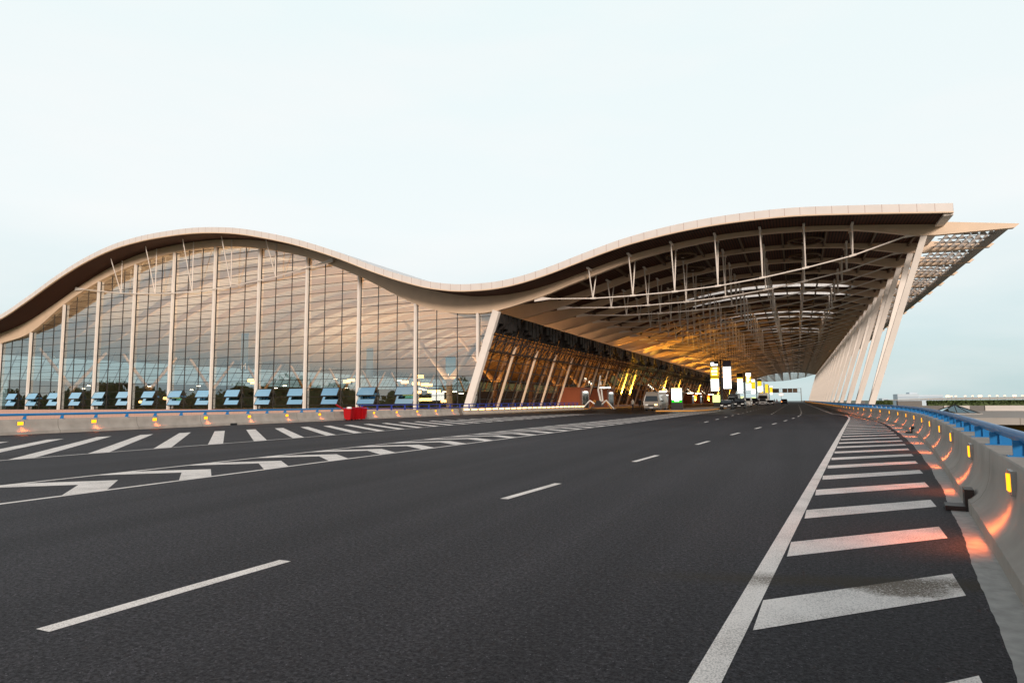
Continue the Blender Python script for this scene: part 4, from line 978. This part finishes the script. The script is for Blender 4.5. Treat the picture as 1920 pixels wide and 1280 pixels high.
for i, (x0, x1, dk_) in enumerate([(8.5, 13.9, 0), (13.9, 19.75, 1), (19.75, 22.9, 0), (22.9, 24.7, 1), (24.7, 60, 0), (60, 120, 0)]): g.box((x0, 112+.12*dk_, -.3), (x1-.04, 112.6, .45), mi=dk_)
tag(g.build('planter_wall', [mat('pale_render', (.55, .51, .47), .8, noise=.1, nscale=1), mat('grey_render', (.16, .15, .14), .85, noise=.2)]), 'long grey and pale concrete planter wall beneath the hedge', 'wall')
g = MB()
g.box((12.9, 104, -.3), (15.8, 105.2, 1.2)); tag(g.build('concrete_block', bpy.data.materials['grey_render']), 'grey concrete wall block standing between the two hedge lengths', 'wall')
g = MB(); g.box((8.1, 104, -.3), (8.9, 105, 1.25)); tag(g.build('concrete_block', bpy.data.materials['grey_render']), 'small grey concrete cabinet block between the first two slanting columns', 'wall')
def hedge(x0, x1, y0, y1, z0, z1, label, n):
    g = MB()
    for i in range(n):
        p = Vector((random.uniform(x0, x1), random.uniform(y0, y1), z0+(z1-z0)*random.random()**.6))
        a = Vector((random.uniform(-1, 1), random.uniform(-1, 1), random.uniform(-1, 1))).normalized(); b = a.cross(Vector((random.uniform(-1, 1), random.uniform(-1, 1), random.uniform(-1, 1)))).normalized()
        s_ = random.uniform(.08, .17); g.quad(p-a*s_-b*s_*.6, p+a*s_-b*s_*.6, p+a*s_+b*s_*.6, p-a*s_+b*s_*.6)
    g.box((x0, y0+.15, z0-.1), (x1, y1-.15, z1-.25))
    return tag(g.build('hedge', M['leaf']), label, 'hedge', 'clipped hedges on the planter wall')
hedge(10.4, 13.2, 112.1, 113.6, .45, 1.16, 'short clipped hedge right of the nearest slanting column', 1500)
hedge(17.8, 75, 112.1, 113.6, .45, 1.14, 'long clipped hedge on the planter wall running out of the frame', 16000)
vd = empty('elevated_road', (60, 220, 0)); tag(vd, 'pale elevated road crossing behind the hedges on the right', 'bridge')
g = MB()
pr_ = [(25, 1.15, 1.3), (45, 1.3, 1.82), (70, 1.3, 1.9), (200, 1.2, 1.95)]
for (xa, ba, ta), (xb, bb_, tb) in zip(pr_, pr_[1:]): g.add([(xa-60, 0, ba), (xb-60, 0, bb_), (xb-60, 0, tb), (xa-60, 0, ta), (xa-60, 12, ba), (xb-60, 12, bb_), (xb-60, 12, tb), (xa-60, 12, ta)], [(0, 1, 2, 3), (7, 6, 5, 4), (3, 2, 6, 7), (0, 4, 5, 1)])
g.build('bridge_deck', M['concrete_pale'], vd)
for i in range(12):
    g = MB(); g.box((-30+i*9.5, 2, -6.5), (-29.2+i*9.5, 10, .95)); g.build('pier', M['concrete_pale'], vd)
def far_block(label, x0, x1, y, z1, steps=()):
    r_ = empty('far_building', ((x0+x1)/2, y, -6.5)); tag(r_, label, 'building')
    hw_ = (x1-x0)/2; g = MB(); g.box((-hw_, 0, 0), (hw_, 40, z1)); 
    for a, b, zz in steps: g.box((a, 4, z1), (b, 30, zz))
    g.build('wall', M['distant'], r_)
    for zz in range(2, int(z1/3.2)): 
        g = MB(); g.box((-hw_*.96, -.15, zz*3.2), (hw_*.96, -.02, zz*3.2+1.4)); g.build('window_band', M['distglass'], r_)
far_block('blue grey block on the skyline right of the columns', 112, 134, 900, 14.3, ((2, 10, 16.2),))
far_block('long low pale building beside the skyline block', 137, 162, 920, 13.2, ())
far_block('tiny pale block at the left foot of the skyline', 104, 111, 980, 9.5)
for i, (x, h_) in enumerate([(88.5, 1), (93, 0), (98, 0), (102, 0), (106, 1), (111, 0), (115, 0), (119, 0), (124, 1), (128, 0), (90.5, 0)]):
    r_ = empty('lamp_post', (x+2, 500, -6.5)); tag(r_, 'far lamp post with glowing orange head above the elevated road', 'lamp post', 'lamp posts on the horizon')
    g = MB(); g.tube([(0, 0, 0), (0, 0, 9.5)], .12, 6); g.build('pole', M['dark'], r_)
    g = MB(); s_ = 1.15 if h_ else .6; g.torus((0, 0, 9.8), s_*.5, s_*.5, 10, 6); g.build('lamp_head', emis('far_lamp', (1, .50, .26), 4) if i == 0 else bpy.data.materials['far_lamp'], r_)
r_ = empty('lamp_post', (-11, 560, -6.5)); tag(r_, 'single far glowing lamp beyond the road end under the gantry', 'lamp post')
g = MB(); g.tube([(0, 0, 0), (0, 0, 12)], .15, 6); g.build('pole', M['dark'], r_); g = MB(); g.torus((0, 0, 12.4), .8, .7, 12, 8); g.build('lamp_head', bpy.data.materials['far_lamp'], r_)
# tree belt behind the photographer, mirrored low in the facade glass
g = MB()
for i in range(42000):
    x = random.uniform(-760, 120); base = 10+4.5*math.sin(x*.043)+2.5*math.sin(x*.17+1)+1.2*math.sin(x*.6)
    p = Vector((x, -115+random.uniform(-6, 6), -6.5+(base+5)*random.random()**.7)); s_ = random.uniform(.8, 1.6); a = random.uniform(0, math.pi)
    d = Vector((math.cos(a), math.sin(a)*.5, random.uniform(-.4, .4)))*s_; u = Vector((random.uniform(-.3, .3), random.uniform(-.3, .3), 1))*s_*.7
    g.quad(p-d-u, p+d-u, p+d+u, p-d+u)
tag(g.build('tree_belt', M['leaf']), 'dark belt of trees across the road behind the viewpoint', 'trees', kind='stuff')
